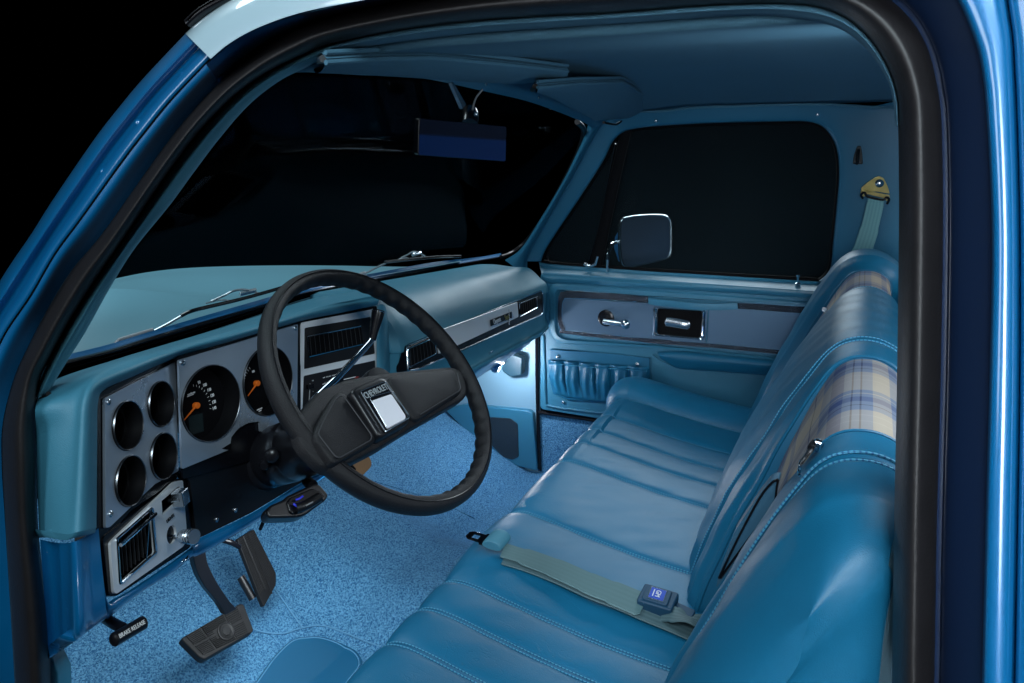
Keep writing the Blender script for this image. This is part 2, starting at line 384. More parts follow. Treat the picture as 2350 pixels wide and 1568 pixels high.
def ribbon(name, P, wdir, wid, th, mt, parent, k=8, **kw):
    """flat strap along P; wdir = list or vector of width direction"""
    Q = dens(P, k) if k else [V(p) for p in P]; vs = []; uv = []; s = 0
    W = [V(wdir)]*len(Q) if not isinstance(wdir, list) else dens(wdir, k)
    rows = []
    for i, p in enumerate(Q):
        if i: s += (p-Q[i-1]).length
        t = (Q[min(i+1, len(Q)-1)]-Q[max(i-1, 0)]).normalized(); w_ = (W[i]-t*W[i].dot(t)).normalized(); n_ = t.cross(w_)
        if n_.z < 0 and abs(n_.z) > .2: n_ = -n_
        wd = wid[min(i//max(k, 1), len(wid)-1)] if isinstance(wid, (list, tuple)) else wid
        rows.append([p+w_*(wd*a)+n_*(th*c) for a, c in ((-.5, 0), (-.47, 1), (-.25, 1.1), (0, 1.15), (.25, 1.1), (.47, 1), (.5, 0), (.47, -.2), (0, -.2), (-.47, -.2))])
        uv += [(a, s) for a in (0, .03, .25, .5, .75, .97, 1, .97, .5, .03)]
    vs, fs = grid(rows, closed_u=True); m_ = 10; fs += [tuple(range(m_)), tuple(range(len(vs)-m_, len(vs)))]
    return MS(name, vs, fs, mt, parent, uvs=uv, **kw)
def roundpoly(pts, r, seg=5):
    """rounded corners on a planar loop of Vectors; r scalar or list"""
    out = []; n = len(pts)
    for i in range(n):
        p = V(pts[i]); a = V(pts[i-1])-p; b = V(pts[(i+1) % n])-p; rr = r[i] if isinstance(r, (list, tuple)) else r
        d = min(rr, a.length*.45, b.length*.45)
        if d < 1e-5: out.append(p); continue
        A = p+a.normalized()*d; B = p+b.normalized()*d
        for k in range(seg+1):
            t = k/seg; out.append(A*(1-t)**2+p*2*t*(1-t)+B*t*t)
    return out
def slab(name, loop, depth, mt, parent, n=None, holes=(), bevel=0, smooth=False, **kw):
    """planar loop (with holes) extruded along n by depth; front face lies on the loop"""
    bm = bmesh.new(); av = []
    for lp in [loop]+list(holes): av += [bm.verts.new(p) for p in lp]
    if holes:
        from mathutils.geometry import delaunay_2d_cdt
        nn_ = loop_normal(loop); q = nn_.rotation_difference(V((0, 0, 1))).to_matrix(); L2 = [[(q @ V(p)).to_2d() for p in lp] for lp in [loop]+list(holes)]
        ed = []; k = 0
        for lp in L2: ed += [(k+i, k+(i+1) % len(lp)) for i in range(len(lp))]; k += len(lp)
        def inside(pt, lp):
            r_ = False
            for i in range(len(lp)):
                a, b = lp[i], lp[i-1]
                if (a.y > pt.y) != (b.y > pt.y) and pt.x < (b.x-a.x)*(pt.y-a.y)/(b.y-a.y)+a.x: r_ = not r_
            return r_
        ov, oe, of, vo, eo, fo = delaunay_2d_cdt([p for lp in L2 for p in lp], ed, [], 0, 1e-7)
        for t in of:
            if any(not vo[i] for i in t): continue
            ii = [vo[i][0] for i in t]; cpt = sum((ov[i] for i in t), ov[0]*0)/3
            if inside(cpt, L2[0]) and not any(inside(cpt, h) for h in L2[1:]):
                try: bm.faces.new([av[i] for i in ii])
                except ValueError: pass
        bmesh.ops.recalc_face_normals(bm, faces=bm.faces)
    else: bm.faces.new(av)
    nn = V(n) if n is not None else V(loop_normal(loop))
    bm.normal_update()
    g = bmesh.ops.extrude_face_region(bm, geom=list(bm.faces))
    for v in g['geom']:
        if isinstance(v, bmesh.types.BMVert): v.co -= nn*depth
    bmesh.ops.recalc_face_normals(bm, faces=bm.faces)
    me = bpy.data.meshes.new(name); bm.to_mesh(me); bm.free()
    if smooth: me.polygons.foreach_set('use_smooth', [True]*len(me.polygons))
    o = link(name, me, parent, kw.get('loc'), mt)
    if bevel:
        md = o.modifiers.new('b', 'BEVEL'); md.width = bevel; md.segments = 3; md.limit_method = 'ANGLE'; md.angle_limit = radians(50)
        me.polygons.foreach_set('use_smooth', [True]*len(me.polygons)); md.harden_normals = True
    return o
def loop_normal(lp):
    n = V((0, 0, 0)); c = sum((V(p) for p in lp), V())/len(lp)
    for i in range(len(lp)): n += (V(lp[i])-c).cross(V(lp[(i+1) % len(lp)])-c)
    n.normalize(); return n if n.dot(CAM-c) > 0 else -n
def lathe_data(F, prof, seg=40, x=0, y=0):
    """prof: (radius, height along n)"""
    rows = [[F.P(x+r*cos(2*pi*k/seg), y+r*sin(2*pi*k/seg), h) for k in range(seg)] for r, h in prof]
    return grid(rows, closed_u=True)
def lathe(name, F, prof, mt, parent, seg=40, x=0, y=0, **kw):
    vs, fs = lathe_data(F, prof, seg, x, y); return MS(name, vs, fs, mt, parent, **kw)
def circ(F, x, y, r, n=48, z=0): return [F.P(x+r*cos(2*pi*k/n), y+r*sin(2*pi*k/n), z) for k in range(n)]
def text(name, s, p, ex, n, h, mt, parent, al='CENTER', depth=.0004, stretch=1.0, shear=0):
    c = bpy.data.curves.new(name, 'FONT'); c.body = s; c.size = h*1.4; c.align_x = al; c.align_y = 'CENTER'; c.extrude = depth; c.shear = shear
    t = bpy.data.objects.new(name, c); COL.objects.link(t); dg = bpy.context.evaluated_depsgraph_get()
    me = bpy.data.meshes.new_from_object(t.evaluated_get(dg)); bpy.data.objects.remove(t)
    ex = V(ex).normalized(); n = V(n).normalized(); ex = (ex-n*ex.dot(n)).normalized(); ey = n.cross(ex)
    M_ = Matrix((ex*stretch, ey, n)).transposed().to_4x4(); M_.translation = V(p); me.transform(M_)
    me.materials.clear()
    return link(name, me, parent, None, mt)
def ball(name, c, r, mt, parent, sc3=(1, 1, 1), **kw):
    F = Frame(c, (0, 0, 1), (1, 0, 0)); prof = [(r*sin(pi*k/10)+1e-5, -r*cos(pi*k/10)*sc3[2]) for k in range(11)]
    return lathe(name, F, prof, mt, parent, seg=20, **kw)
def screw(F, x, y, r, parent, z=0.0):
    o = lathe('screw', F, [(r, z), (r, z+r*.35), (r*.7, z+r*.6), (r*.3, z+r*.62), (r*.25, z+r*.3), (1e-5, z+r*.3)], chrome_r, parent, seg=14, x=x, y=y); return o

# ================================================================== TRUCK SHELL
truck = thing('pickup_truck', 'blue pickup truck cab with pale roof and bonnet, seen through its open driver door', 'pickup truck', (0.0, 0.4, 0.0))
ring = [((119,1640),(35,1640),(-40,1640)), ((115,1502),(26,1480),(-60,1450)), ((108,1394),(18,1350),(-70,1300)), ((88,1214),(8,1180),(-75,1150)),
 ((85,1068),(1,1060),(-70,1020)), ((82,975),(4,970),(-55,930)), ((90,880),(30,868),(-20,840)), ((119,816),(65,790),(15,765)), ((162,737),(109,705),(72,681)),
 ((216,650),(163,618),(128,585)), ((274,564),(232,537),(187,505)), ((360,436),(323,409),(280,376)), ((414,360),(376,335),(337,302)), ((468,292),(432,264),(396,230)),
 ((540,220),(502,188),(473,148)), ((612,169),(581,124),(548,88)), ((684,133),(656,78),(612,58)), ((756,104),(735,45),(684,34)), ((910,72),(895,8),(830,2)),
 ((1090,50),(1082,-25),(1060,-42)), ((1269,38),(1268,-45),(1268,-75)), ((1410,31),(1410,-55),(1410,-90)), ((1600,16),(1605,-70),(1610,-110)), ((1745,10),(1760,-78),(1775,-125)),
 ((1850,14),(1890,-70),(1930,-120)), ((1925,35),(2000,-30),(2080,-80)), ((1985,80),(2080,30),(2180,-25)), ((2030,145),(2130,110),(2236,90)), ((2056,216),(2155,210),(2256,180)),
 ((2061,288),(2163,290),(2265,280)), ((2063,450),(2166,450),(2274,450)), ((2062,620),(2165,620),(2276,620)), ((2058,900),(2160,900),(2270,900)), ((2052,1200),(2152,1200),(2262,1200)), ((2046,1640),(2145,1640),(2252,1640))]
SI = [r[0] for r in ring]; SO = [r[1] for r in ring]; PJ = [r[2] for r in ring]
def lp2(A, B, t): return [(a[0]+(b[0]-a[0])*t, a[1]+(b[1]-a[1])*t) for a, b in zip(A, B)]
mloft('door_seal', [T0(SD, SI, .022), T0(SD, lp2(SI, SO, .1), .0), T0(SD, lp2(SI, SO, .28), -.016), T0(SD, lp2(SI, SO, .5), -.022), T0(SD, lp2(SI, SO, .72), -.015), T0(SD, lp2(SI, SO, .9), -.004), T0(SD, SO, .006)], rubber, truck, k=8, kv=4)
nA = 15
mloft('door_jamb', [T0(SD, lp2(SI, SO, .97)[:nA], .0), T0(SD, lp2(SO, PJ, .3)[:nA], -.012), T0(SD, lp2(SO, PJ, .7)[:nA], -.026), T0(SD, PJ[:nA], -.030)], paint, truck, k=8, kv=4)
for c0, c1, mj in ((nA-1, 18, paint), (17, 99, jamb_shaded)):
    mloft('door_jamb', [T0(SD, lp2(SI, SO, .97)[c0:c1], .004), T0(SD, lp2(SO, PJ, .12)[c0:c1], .004), T0(SD, lp2(SO, PJ, .2)[c0:c1], -.01), T0(SD, lp2(SO, PJ, .9)[c0:c1], -.045), T0(SD, PJ[c0:c1], -.052)], mj, truck, k=8, kv=4)
PO = [(-150, 930), (-110, 850), (-60, 745), (15, 622), (72, 538), (122, 459), (215, 323), (273, 248), (330, 180), (427, 77)]
PJa = PJ[5:14]+[(485, 137)]
grv = lp2(PJa, PO, .04)
mloft('pillar_skin', [T0(SD, grv, -.022), T0(SD, lp2(PJa, PO, .06), -.031), T0(SD, lp2(PJa, PO, .26), -.033), T0(SD, lp2(PJa, PO, .42), -.022), T0(SD, lp2(PJa, PO, .54), -.024), T0(SD, lp2(PJa, PO, .72), -.034), T0(SD, lp2(PJa, PO, .9), -.022), T0(SD, PO, .004), T0(SD, lp2(PJa, PO, 1.0), .06)], paint, truck, k=8, kv=5)
tube('pillar_groove', T0(SD, lp2(PJa, PO, .02), -.0285), .0014, blackm, truck, seg=6, k=6)
for u, v in ((420, 172), (316, 282), (236, 394), (147, 527)):   # spot-weld dimples along the pillar
    p = SD(u, v, -.0265); F = Frame(p, (-1, .1, .15), (0, -.45, .6)); lathe('weld_bead', F, [(.0050, -.003), (.0042, .0012), (.0024, .0026), (1e-5, .003)], paint, truck, seg=14)
# pale roof edge, drip rail
rl_lo = [(484,136),(522,104),(576,72),(648,43),(720,23),(830,2),(1060,-42),(1268,-75),(1500,-100)]
rl_up = [(425,77),(450,54),(486,27),(533,-2),(600,-35),(700,-70),(960,-125),(1200,-165),(1450,-190)]
mloft('roof_rail', [T0(SD, lp2(rl_lo, rl_up, -.01), -.020), T0(SD, lp2(rl_lo, rl_up, .0), -.040), T0(SD, lp2(rl_lo, rl_up, .06), -.043), T0(SD, lp2(rl_lo, rl_up, .4), -.044), T0(SD, lp2(rl_lo, rl_up, .75), -.040), T0(SD, lp2(rl_lo, rl_up, .95), -.026), T0(SD, rl_up, .0), T0(SD, rl_up, .08)], roofpaint, truck, k=8, kv=5)
mloft('door_jamb', [T0(SD, lp2(PJ[14:21], rl_lo[:7], 0), -.028), T0(SD, lp2(PJ[14:21], rl_lo[:7], 1), -.030)], jamb_shaded, truck, k=6)
tube('drip_rail', T0(SD, [(432,54),(452,35),(478,17),(510,0),(560,-22),(640,-52)], -.004), .0055, blackg, truck, seg=10, k=6)
tube('drip_rail_trim', T0(SD, [(430,50),(448,31),(474,12),(506,-5),(556,-28),(630,-58)], -.008), .0018, chrome, truck, seg=8, k=6)
# rear pillar skin beside the seal
PR = PJ[23:]; PQ = [(1990,-190),(2140,-150),(2275,-80),(2312,50),(2322,170),(2327,280),(2332,450),(2334,620),(2333,900),(2328,1200),(2320,1640)]; PQ = [(1860, -200)]+PQ
mloft('rear_pillar_skin', [T0(SD, PR, -.052), T0(SD, lp2(PR, PQ, .08), -.0580), T0(SD, lp2(PR, PQ, .25), -.0608), T0(SD, lp2(PR, PQ, .5), -.0620), T0(SD, lp2(PR, PQ, .8), -.0612), T0(SD, PQ, -.0575)], paint, truck, k=8, kv=6)
PS = [(u+150, v-20 if v < 60 else v) for u, v in PQ]
mloft('cab_side_skin', [T0(SD, lp2(PQ, PS, .0), -.0565), T0(SD, lp2(PQ, PS, .05), -.050), T0(SD, lp2(PQ, PS, .12), -.060), T0(SD, lp2(PQ, PS, .6), -.066), T0(SD, PS, -.066)], paint, truck, k=6, kv=4)
# inner trim along the opening
TI = [(108,906),(150,835),(197,760),(252,661),(308,572),(390,470),(444,396),(504,317),(570,242),(638,188),(702,155),(768,120),(910,97),(1090,77),(1269,64),(1410,55),(1600,42),(1745,36),(1858,47),(1930,68),(1984,108),(2020,155),(2045,209),(2056,290)]
SIt = [(77,913)]+SI[7:30]
for a, b in ((0, 12), (11, 24)):
    mloft('opening_trim', [T0(SD, lp2(SIt, TI, -.1)[a:b], .028), T0(SD, lp2(SIt, TI, .05)[a:b], .015), T0(SD, lp2(SIt, TI, .4)[a:b], .012), T0(SD, lp2(SIt, TI, .55)[a:b], .017), T0(SD, lp2(SIt, TI, .85)[a:b], .026), T0(SD, TI[a:b], .042), T0(SD, TI[a:b], .06)], vinyl_trim if a == 0 else headl, truck, k=8, kv=3)
tube('trim_end_clip', T0(SD, [(84,926),(98,917),(112,905)], .02), .004, black, truck, k=3)

# headliner
def hz(x, y): return 1.082+.058*sin(pi*min(1, max(0, (x-.06)/1.48)))-.02*max(0, (y-.45)/.2)
hv = [[V((.115+1.42*i/30, -.16+.80*j/16, hz(.115+1.42*i/30, -.16+.80*j/16)+.012*max(0, 1-i/6)))  for i in range(31)] for j in range(17)]
vs, fs = grid(hv); MS('headliner_panel', vs, fs, headl, truck, solid=.01, off=0)
# windscreen header and roof-edge mouldings
hd = [(700,157),(850,166),(982,174),(1107,201),(1233,232),(1341,274),(1368,292)]
hdp = T0(PY, hd, .655)
mloft('windscreen_header', [[p+V((0, .01, -.004)) for p in hdp], hdp, [p+V((0, -.02, .012)) for p in hdp], [p+V((0, -.05, .06)) for p in hdp]], cabpaint, truck, k=6)
hx = [V((.08, .655, 1.09))]+[p+V((0, .008, .006)) for p in hdp]+[V((1.53, .66, 1.05))]
vs, fs = grid([hx, [V((p.x, .60, 1.14)) for p in hx], [V((p.x, .75, 1.20)) for p in hx]]); MS('roof_front', vs, fs, cabpaint, truck)
vs, fs = grid([[V((.06, y, 1.165)), V((.8, y, 1.21)), V((1.55, y, 1.165))] for y in (-.3, .2, .5, .62)]); MS('roof_skin', vs, fs, roofpaint, truck)
# passenger side frame round the window
wi = [(1242,600),(1258,563),(1330,455),(1383,372),(1412,318),(1460,295),(1600,284),(1780,279),(1858,280),(1896,298),(1920,340),(1926,400),(1920,480),(1912,560),(1905,618),(1880,645)]
wo = [(1208,600),(1222,560),(1290,445),(1342,352),(1372,298),(1425,264),(1600,246),(1780,240),(1900,240),(2000,243),(2070,248),(2075,400),(2075,480),(2075,560),(2075,640),(2075,720)]
mloft('side_frame', [T0(SP, wi, 1.635), T0(SP, wi, 1.602), T0(SP, lp2(wi, wo, .08), 1.590), T0(SP, lp2(wi, wo, .5), 1.585), T0(SP, lp2(wi, wo, .9), 1.582), T0(SP, wo, 1.580)], cabpaint, truck, k=8, kv=3)
# passenger windscreen pillar
pa = [(1160,598),(1195,572),(1235,512),(1290,420),(1325,350),(1345,305),(1352,278)]
pb = [(1214,640),(1212,590),(1250,520),(1310,415),(1348,345),(1378,292),(1400,268)]
mloft('windscreen_pillar', [T0(SP, pa, 1.60), T0(SP, pa, 1.56), T0(SP, lp2(pa, pb, .3), 1.545), T0(SP, lp2(pa, pb, .75), 1.56), T0(SP, pb, 1.585)], cabpaint, truck, k=6)
# moulding between headliner and side
mp_ = T0(SP, [(1395,268),(1440,258),(1521,255),(1600,247),(1780,241),(1900,240),(2000,246),(2070,250)], 1.575)
tube('headliner_moulding', mp_, .0035, headl, truck, seg=8, k=4)
Fs = Frame((1.5, 0, 1), (-1, 0, -.15), (0, -1, 0))
for u, v in ((1505,278),(1876,263)):
    p = SP(u, v, 1.575); screw(Frame(p, (-1, 0, -.1), (0, -1, 0)), 0, 0, .004, truck)
for u, v in ((1115,192),(1236,224)):
    p = PY(u, v, .64); screw(Frame(p, (0, -1, -.2), (1, 0, 0)), 0, 0, .0035, truck)
# rear wall and cab back
slab('rear_wall', [V((-.03, -.16, -.06)), V((1.64, -.16, -.06)), V((1.64, -.16, 1.16)), V((-.03, -.16, 1.16))], .02, cabpaint, truck, n=(0, 1, 0), holes=[roundpoly([V((.22, -.16, .72)), V((1.38, -.16, .72)), V((1.34, -.16, 1.02)), V((.26, -.16, 1.02))], .05)])
bed = []
for x0, x1 in ((-.06, .02), (1.60, 1.68)):
    slab('bed_side', roundpoly([V((x0, -.35, .62)), V((x1, -.35, .62)), V((x1, -.35, .05)), V((x0, -.35, .05))], .015), 1.9, paint, truck, n=(0, 1, 0))
slab('tailgate', roundpoly([V((.0, -2.2, .62)), V((1.62, -2.2, .62)), V((1.62, -2.2, .05)), V((.0, -2.2, .05))], .015), .05, paint, truck, n=(0, 1, 0))
slab('bed_floor', [V((.0, -.3, .05)), V((1.62, -.3, .05)), V((1.62, -2.2, .05)), V((.0, -2.2, .05))], .03, paint, truck, n=(0, 0, 1))
slab('bed_front', [V((.0, -.36, .60)), V((1.62, -.36, .60)), V((1.62, -.36, .05)), V((.0, -.36, .05))], .02, paint, truck, n=(0, 1, 0))
# coat hook on the rear pillar
p = SP(1969, 357, 1.575); Fh = Frame(p, (-1, 0, -.15), (0, -1, 0))
hk = thing('coat_hook', 'small dark coat hook on the rear pillar above the belt anchor', 'coat hook', p)
slab('hook_plate', roundpoly([Fh.P(-.012, -.022, .004), Fh.P(.012, -.022, .004), Fh.P(.010, .002, .004), Fh.P(.006, .024, .004), Fh.P(-.002, .024, .004), Fh.P(-.009, .002, .004)], .005), .006, black, hk, n=Fh.n, bevel=.0015)
tube('hook_arm', [Fh.P(.001, .014, .004), Fh.P(.0, .004, .014), Fh.P(-.001, -.012, .020), Fh.P(-.002, -.016, .026)], .004, black, hk, k=4)

# cowl, bonnet, gasket, windscreen
GN = V((0, .698, .716)); GP = V((0, 1.10, .66))
def GL(u, v, o=0.0): return PL(u, v, GN, GP+GN*o)
gk_lo = [(110,880),(126,870),(252,830),(345,802),(468,764),(594,722),(708,683),(816,661),(870,650),(995,627),(1103,605),(1150,597)]
gk_up = [(128,840),(144,829),(252,802),(345,773),(468,737),(594,701),(708,668),(816,647),(870,637),(995,614),(1100,597),(1150,588)]
mloft('windscreen_gasket', [T0(GL, gk_lo, -.01), T0(GL, lp2(gk_lo, gk_up, .05), .002), T0(GL, lp2(gk_lo, gk_up, .4), -.006), T0(GL, lp2(gk_lo, gk_up, .5), -.001), T0(GL, lp2(gk_lo, gk_up, .75), -.007), T0(GL, gk_up, .004)], blackg, truck, k=8, kv=4)
tube('windscreen_gasket', T0(GL, [(1150,590),(1180,577),(1215,545),(1262,475),(1310,385),(1332,335),(1340,300),(1325,280)], .0), .008, black, truck, k=6)
ck_up = [(u, v-(12 if u < 1000 else 7)) for u, v in gk_up]
mloft('cowl_panel', [T0(GL, gk_up, .006), T0(GL, lp2(gk_up, ck_up, .3), .012), T0(GL, ck_up, .02)], paint, truck, k=6)
# windscreen glass, slightly curved
gv = []
for j in range(13):
    t = j/12; row = []
    for i in range(25):
        s = i/24; x = .10+1.40*s; b = .03*(1-(2*s-1)**2)
        base = V((x, 1.085, .655)).lerp(V((.14+1.32*s, .655, 1.075)), t); row.append(base+GN*b*1.0)
    gv.append(row)
vs, fs = grid(gv); MS('windscreen', vs, fs, glass_ws, truck)
# bonnet
hN = [(90,850),(160,826),(252,798),(345,769),(468,733),(594,697),(708,664),(816,643),(870,633),(995,612),(1060,600)]
hM = [(60,712),(140,682),(252,663),(345,667),(440,677),(560,677),(680,662),(800,641),(870,628),(970,616),(1050,604)]
hF = [(60,690),(150,668),(252,646),(345,627),(440,617),(560,612.5),(680,611),(800,611.5),(870,613),(960,613),(1050,602)]
N0, M0, F0 = T0(PY, hN, 1.125), T0(PY, hM, 1.30), T0(PY, hF, 1.60)
mloft('bonnet', [N0, [a.lerp(b, .5)+V((0, 0, .006)) for a, b in zip(N0, M0)], [a.lerp(b, .92)+V((0, 0, .003)) for a, b in zip(N0, M0)], M0, [a.lerp(b, .12)+V((0, 0, -.003)) for a, b in zip(M0, F0)], [a.lerp(b, .55)+V((0, 0, .004)) for a, b in zip(M0, F0)], [a.lerp(b, .9)+V((0, 0, .002)) for a, b in zip(M0, F0)], F0, [p+V((0, .05, -.03)) for p in F0], [p+V((0, .3, -.3)) for p in F0]], hoodpaint, truck, k=6, kv=5)

# ================================================================== FLOOR
def fz(x, y):
    z = -.05+.50*max(0, y-.95)
    a = min(1, max(0, (x-.62)/.16)); b = min(1, max(0, (1.14-x)/.2)); s = lambda t: t*t*(3-2*t)
    z += .075*s(a)*s(b)*min(1, max(0, (y-.2)/.6))
    return z+.0015*sin(x*23+y*9)*sin(y*17)
def FL(u, v, o=0.0): return HF(u, v, lambda p: p.z-fz(p.x, p.y)-o, .7, 3.2, 200)
hv = [[V((-.05+1.66*i/110, -.16+1.72*j/110, fz(-.05+1.66*i/110, -.16+1.72*j/110))) for i in range(111)] for j in range(111)]
vs, fs = grid(hv); floor = MS('floor', vs, fs, carpet, None, loc=(.8, .5, -.05)); tag(floor, 'bright blue loop pile carpet covering the cab floor and toe board', 'floor', kind='structure')
tube('carpet_binding', T0(FL, [(470,1293),(500,1282),(540,1272),(565,1266)], .003), .0016, cord, floor, seg=6, k=5)
tube('carpet_binding', T0(FL, [(632,1352),(655,1385),(672,1410),(694,1440)], .003), .0018, cord, floor, seg=6, k=5)
tube('carpet_binding', T0(FL, [(576,1440),(600,1450),(650,1454),(694,1441),(740,1436),(790,1452),(850,1476),(875,1484)], .003), .0016, cord, floor, seg=6, k=5)
tube('carpet_binding', T0(FL, [(145,1493),(152,1530),(146,1565),(140,1600)], .003), .0016, cord, floor, seg=6, k=5)
tube('carpet_binding', T0(FL, [(590,1198),(612,1178),(640,1150),(650,1120)], .003), .0016, cord, floor, seg=6, k=5)
tube('carpet_binding', T0(FL, [(765,1085),(860,1105),(1000,1150),(1090,1190)], .0025), .0016, carpet, floor, seg=6, k=5)
hp = T0(FL, [(560,1600),(590,1560),(628,1508),(668,1470),(700,1462),(740,1462),(790,1480),(822,1500),(830,1530),(800,1570),(780,1610),(700,1700),(600,1680)], .004)
ctr = sum(hp, V())/len(hp); hp = resamp(hp+[hp[0]], 81)[:-1]
rows = [[p+V((0, 0, -.006)) for p in hp], hp] + [[V((q.x, q.y, fz(q.x, q.y)+.006)) for q in [p.lerp(ctr, t) for p in hp]] for t in (.03, .1, .2, .3, .4, .5, .6, .7, .8, .9, .97)]
vs, fs = grid(rows, closed_u=True); fs.append(tuple(range(len(vs)-80, len(vs)))); MS('heel_pad', vs, fs, mat('pad_vinyl', (0.004, .105, .22), .6, bump=.2, bscale=700), floor)
tube('pad_seam', [V((q.x, q.y, fz(q.x, q.y)+.0065)) for q in [p.lerp(ctr, .06) for p in hp]], .0012, cord, floor, seg=6, closed=True)
# passenger footwell: kick panel, speaker pod, carpeted sill
kp = [(1000,925),(1005,800),(1060,740),(1140,720),(1231,700),(1231,770),(1233,880),(1236,1000),(1240,1082),(1235,1092),(1130,1060),(1040,980)]
kickm = mat('kick_vinyl', (0.17, 0.33, 0.44), .5, bump=.3, bscale=600, var=.04)  # base paled to carry part of the lamp's white wash
kick = slab('kick_panel', roundpoly(T0(PX, kp, 1.572), .004), .02, kickm, truck, n=(-1, 0, 0))
tube('kick_panel_edge', T0(PX, [(1232,740),(1233,880),(1236,1000),(1239,1080)], 1.568), .006, blackg, truck, seg=8, k=4)
podl = [(1020,940),(1067,929),(1211,943),(1222,949),(1226,1000),(1233,1082),(1204,1074),(1154,1062),(1120,1035),(1067,988)]
pod = slab('speaker_pod', roundpoly(T0(PX, podl, 1.553), .012), .022, door_mat, truck, n=(-1, 0, 0), bevel=.005)
grl = [(1085,958),(1121,958),(1172,961),(1188,974),(1190,1049),(1175,1056),(1154,1049),(1122,1016),(1095,985)]
grm = mat('speaker_grille_mesh', (0.006, 0.02, 0.035), .6, metal=.0, bump=1.0, bscale=420, kind='voronoi')
slab('speaker_grille', roundpoly(T0(PX, grl, 1.5505), .006), .004, grm, truck, n=(-1, 0, 0), bevel=.001)
for u, v in ((1209, 800),):
    screw(Frame(PX(u, v, 1.571), (-1, 0, 0), (0, -1, 0)), 0, 0, .004, truck)
vent = slab('vent_box', roundpoly(T0(PX, [(1160,808),(1198,822),(1196,862),(1170,866),(1150,850)], 1.53), .008), .03, mat('vent_box_plastic', (.003, .03, .05), .5), truck, n=(-1, 0, 0), bevel=.004)
sill = slab('sill_carpet', T0(PX, [(1236,948),(1500,985),(1500,1160),(1240,1095)], 1.575), .02, carpet, truck, n=(-1, 0, 0))
tube('door_sill_trim', T0(PX, [(1237,946),(1300,955),(1400,970),(1500,985)], 1.566), .006, blackg, truck, seg=8, k=3)
slab('pillar_base', T0(PX, [(2052,1250),(2030,1330),(1970,1420),(1890,1540),(1830,1700),(2100,1700),(2100,1250)], .052), .01, mat('slate_trim', (.02, .06, .085), .5), truck, n=(-1, 0, 0))
# driver side lower trim (bottom left corner)
slab('kick_panel', T0(PX, [(112,1500),(133,1545),(136,1640),(100,1640)], .03), .02, door_mat, truck, n=(-1, 0, 0), bevel=.003)

# ================================================================== PASSENGER DOOR
XD = 1.548
door = thing('passenger_door', 'closed blue passenger door with silver panel inlay, map pockets and armrest', 'door', (1.6, .5, .13))
def PD(u, v, o=0.0): return PX(u, v, XD-o)
sl0 = [(1236,600),(1244,604),(1300,610),(1400,617),(1500,624),(1600,630),(1700,636),(1800,642),(1860,646),(1960,652)]
sl1 = [(1246,640),(1262,645),(1310,646),(1400,651),(1500,657),(1600,663),(1700,669),(1800,676),(1845,679),(1960,688)]
mloft('window_ledge', [T0(SP, sl0, 1.615), T0(SP, sl0, 1.604), T0(SP, lp2(sl0, sl1, .25), 1.594), T0(PD, lp2(sl0, sl1, .75), .004), T0(PD, sl1, .006), T0(PD, lp2(sl0, sl1, 1.12), .002), T0(PD, lp2(sl0, sl1, 1.2), -.004)], door_mat, door, k=6, kv=4)
dp = [(1240,625),(1960,675),(2060,760),(2060,1060),(1500,985),(1400,966),(1239,940)]
slab('door_panel', roundpoly(T0(PX, dp, XD), .015), .03, door_mat, door, n=(-1, 0, 0), bevel=.004)
def band(name, pts, o, r, mt, par, k=6, closed=True, **kw): return tube(name, T0(PD, pts, o), r, mt, par, seg=10, k=k, closed=closed, **kw)
# raised surround of the inlay
outl = roundpoly(T0(PD, [(1262,648),(1960,700),(1960,850),(1760,828),(1520,800),(1276,788),(1260,760)], .0), .02, 6)
inl = roundpoly(T0(PD, [(1280,668),(1960,712),(1960,838),(1760,816),(1520,792),(1290,776),(1279,760)], .0), .014, 6)
rows = [resamp(l+[l[0]], 120, False)[:-1] for l in (outl, inl)]
rr = [rows[0], [a.lerp(b, .2)+V((-.006, 0, 0)) for a, b in zip(*rows)], [a.lerp(b, .75)+V((-.007, 0, 0)) for a, b in zip(*rows)], [p+V((.003, 0, 0)) for p in rows[1]]]
vs, fs = grid(rr, closed_u=True); MS('panel_surround', vs, fs, door_mat, door)
# silver inlay plates
inlm = mat('door_inlay', (0.15, 0.24, 0.35), .33, metal=.55, bump=.08, bscale=120, var=.08, vscale=4)
ins = [[(1292,685),(1500,697),(1497,778),(1284,763)], [(1500,697),(1625,703),(1618,790),(1497,778)], [(1628,705),(1960,722),(1960,830),(1622,790)]]
for q in (ins[0], ins[2], ins[1]):
    slab('silver_inlay', roundpoly(T0(PD, q, .006), .006), .006, inlm, door, n=(-1, 0, 0), bevel=.002)
# embossed black and chrome strip
emb = mat('embossed_strip', (0.05, 0.06, 0.08), .22, metal=.9, bump=2.5, bscale=330, kind='voronoi')
def strip(a, b, c=None):
    pa_, pb_ = T0(PD, a, .007), T0(PD, b, .007)
    for P_, r_ in ((pa_, .0014), (pb_, .0014)): tube('strip_edge', P_, r_, chrome, door, seg=6, k=3)
    mloft('embossed_strip', [pa_, [p.lerp(q, .5)+V((-.003, 0, 0)) for p, q in zip(pa_, pb_)], pb_], emb, door, k=4, kv=3)
strip([(1292,782-18),(1281,740),(1280,700),(1284,676),(1300,668),(1400,673),(1461,679)], [(1297,756),(1290,735),(1290,700),(1294,689),(1306,684),(1400,688),(1461,692)])
strip([(1461,679),(1488,681)], [(1461,693),(1488,694)])
strip([(1284,765),(1400,778),(1520,790),(1640,799),(1760,811),(1900,826)], [(1286,757),(1400,769),(1520,780),(1640,789),(1760,800),(1900,814)])
strip([(1693,695),(1727,696),(1820,702),(1900,706)], [(1693,709),(1727,711),(1815,718),(1900,722)])
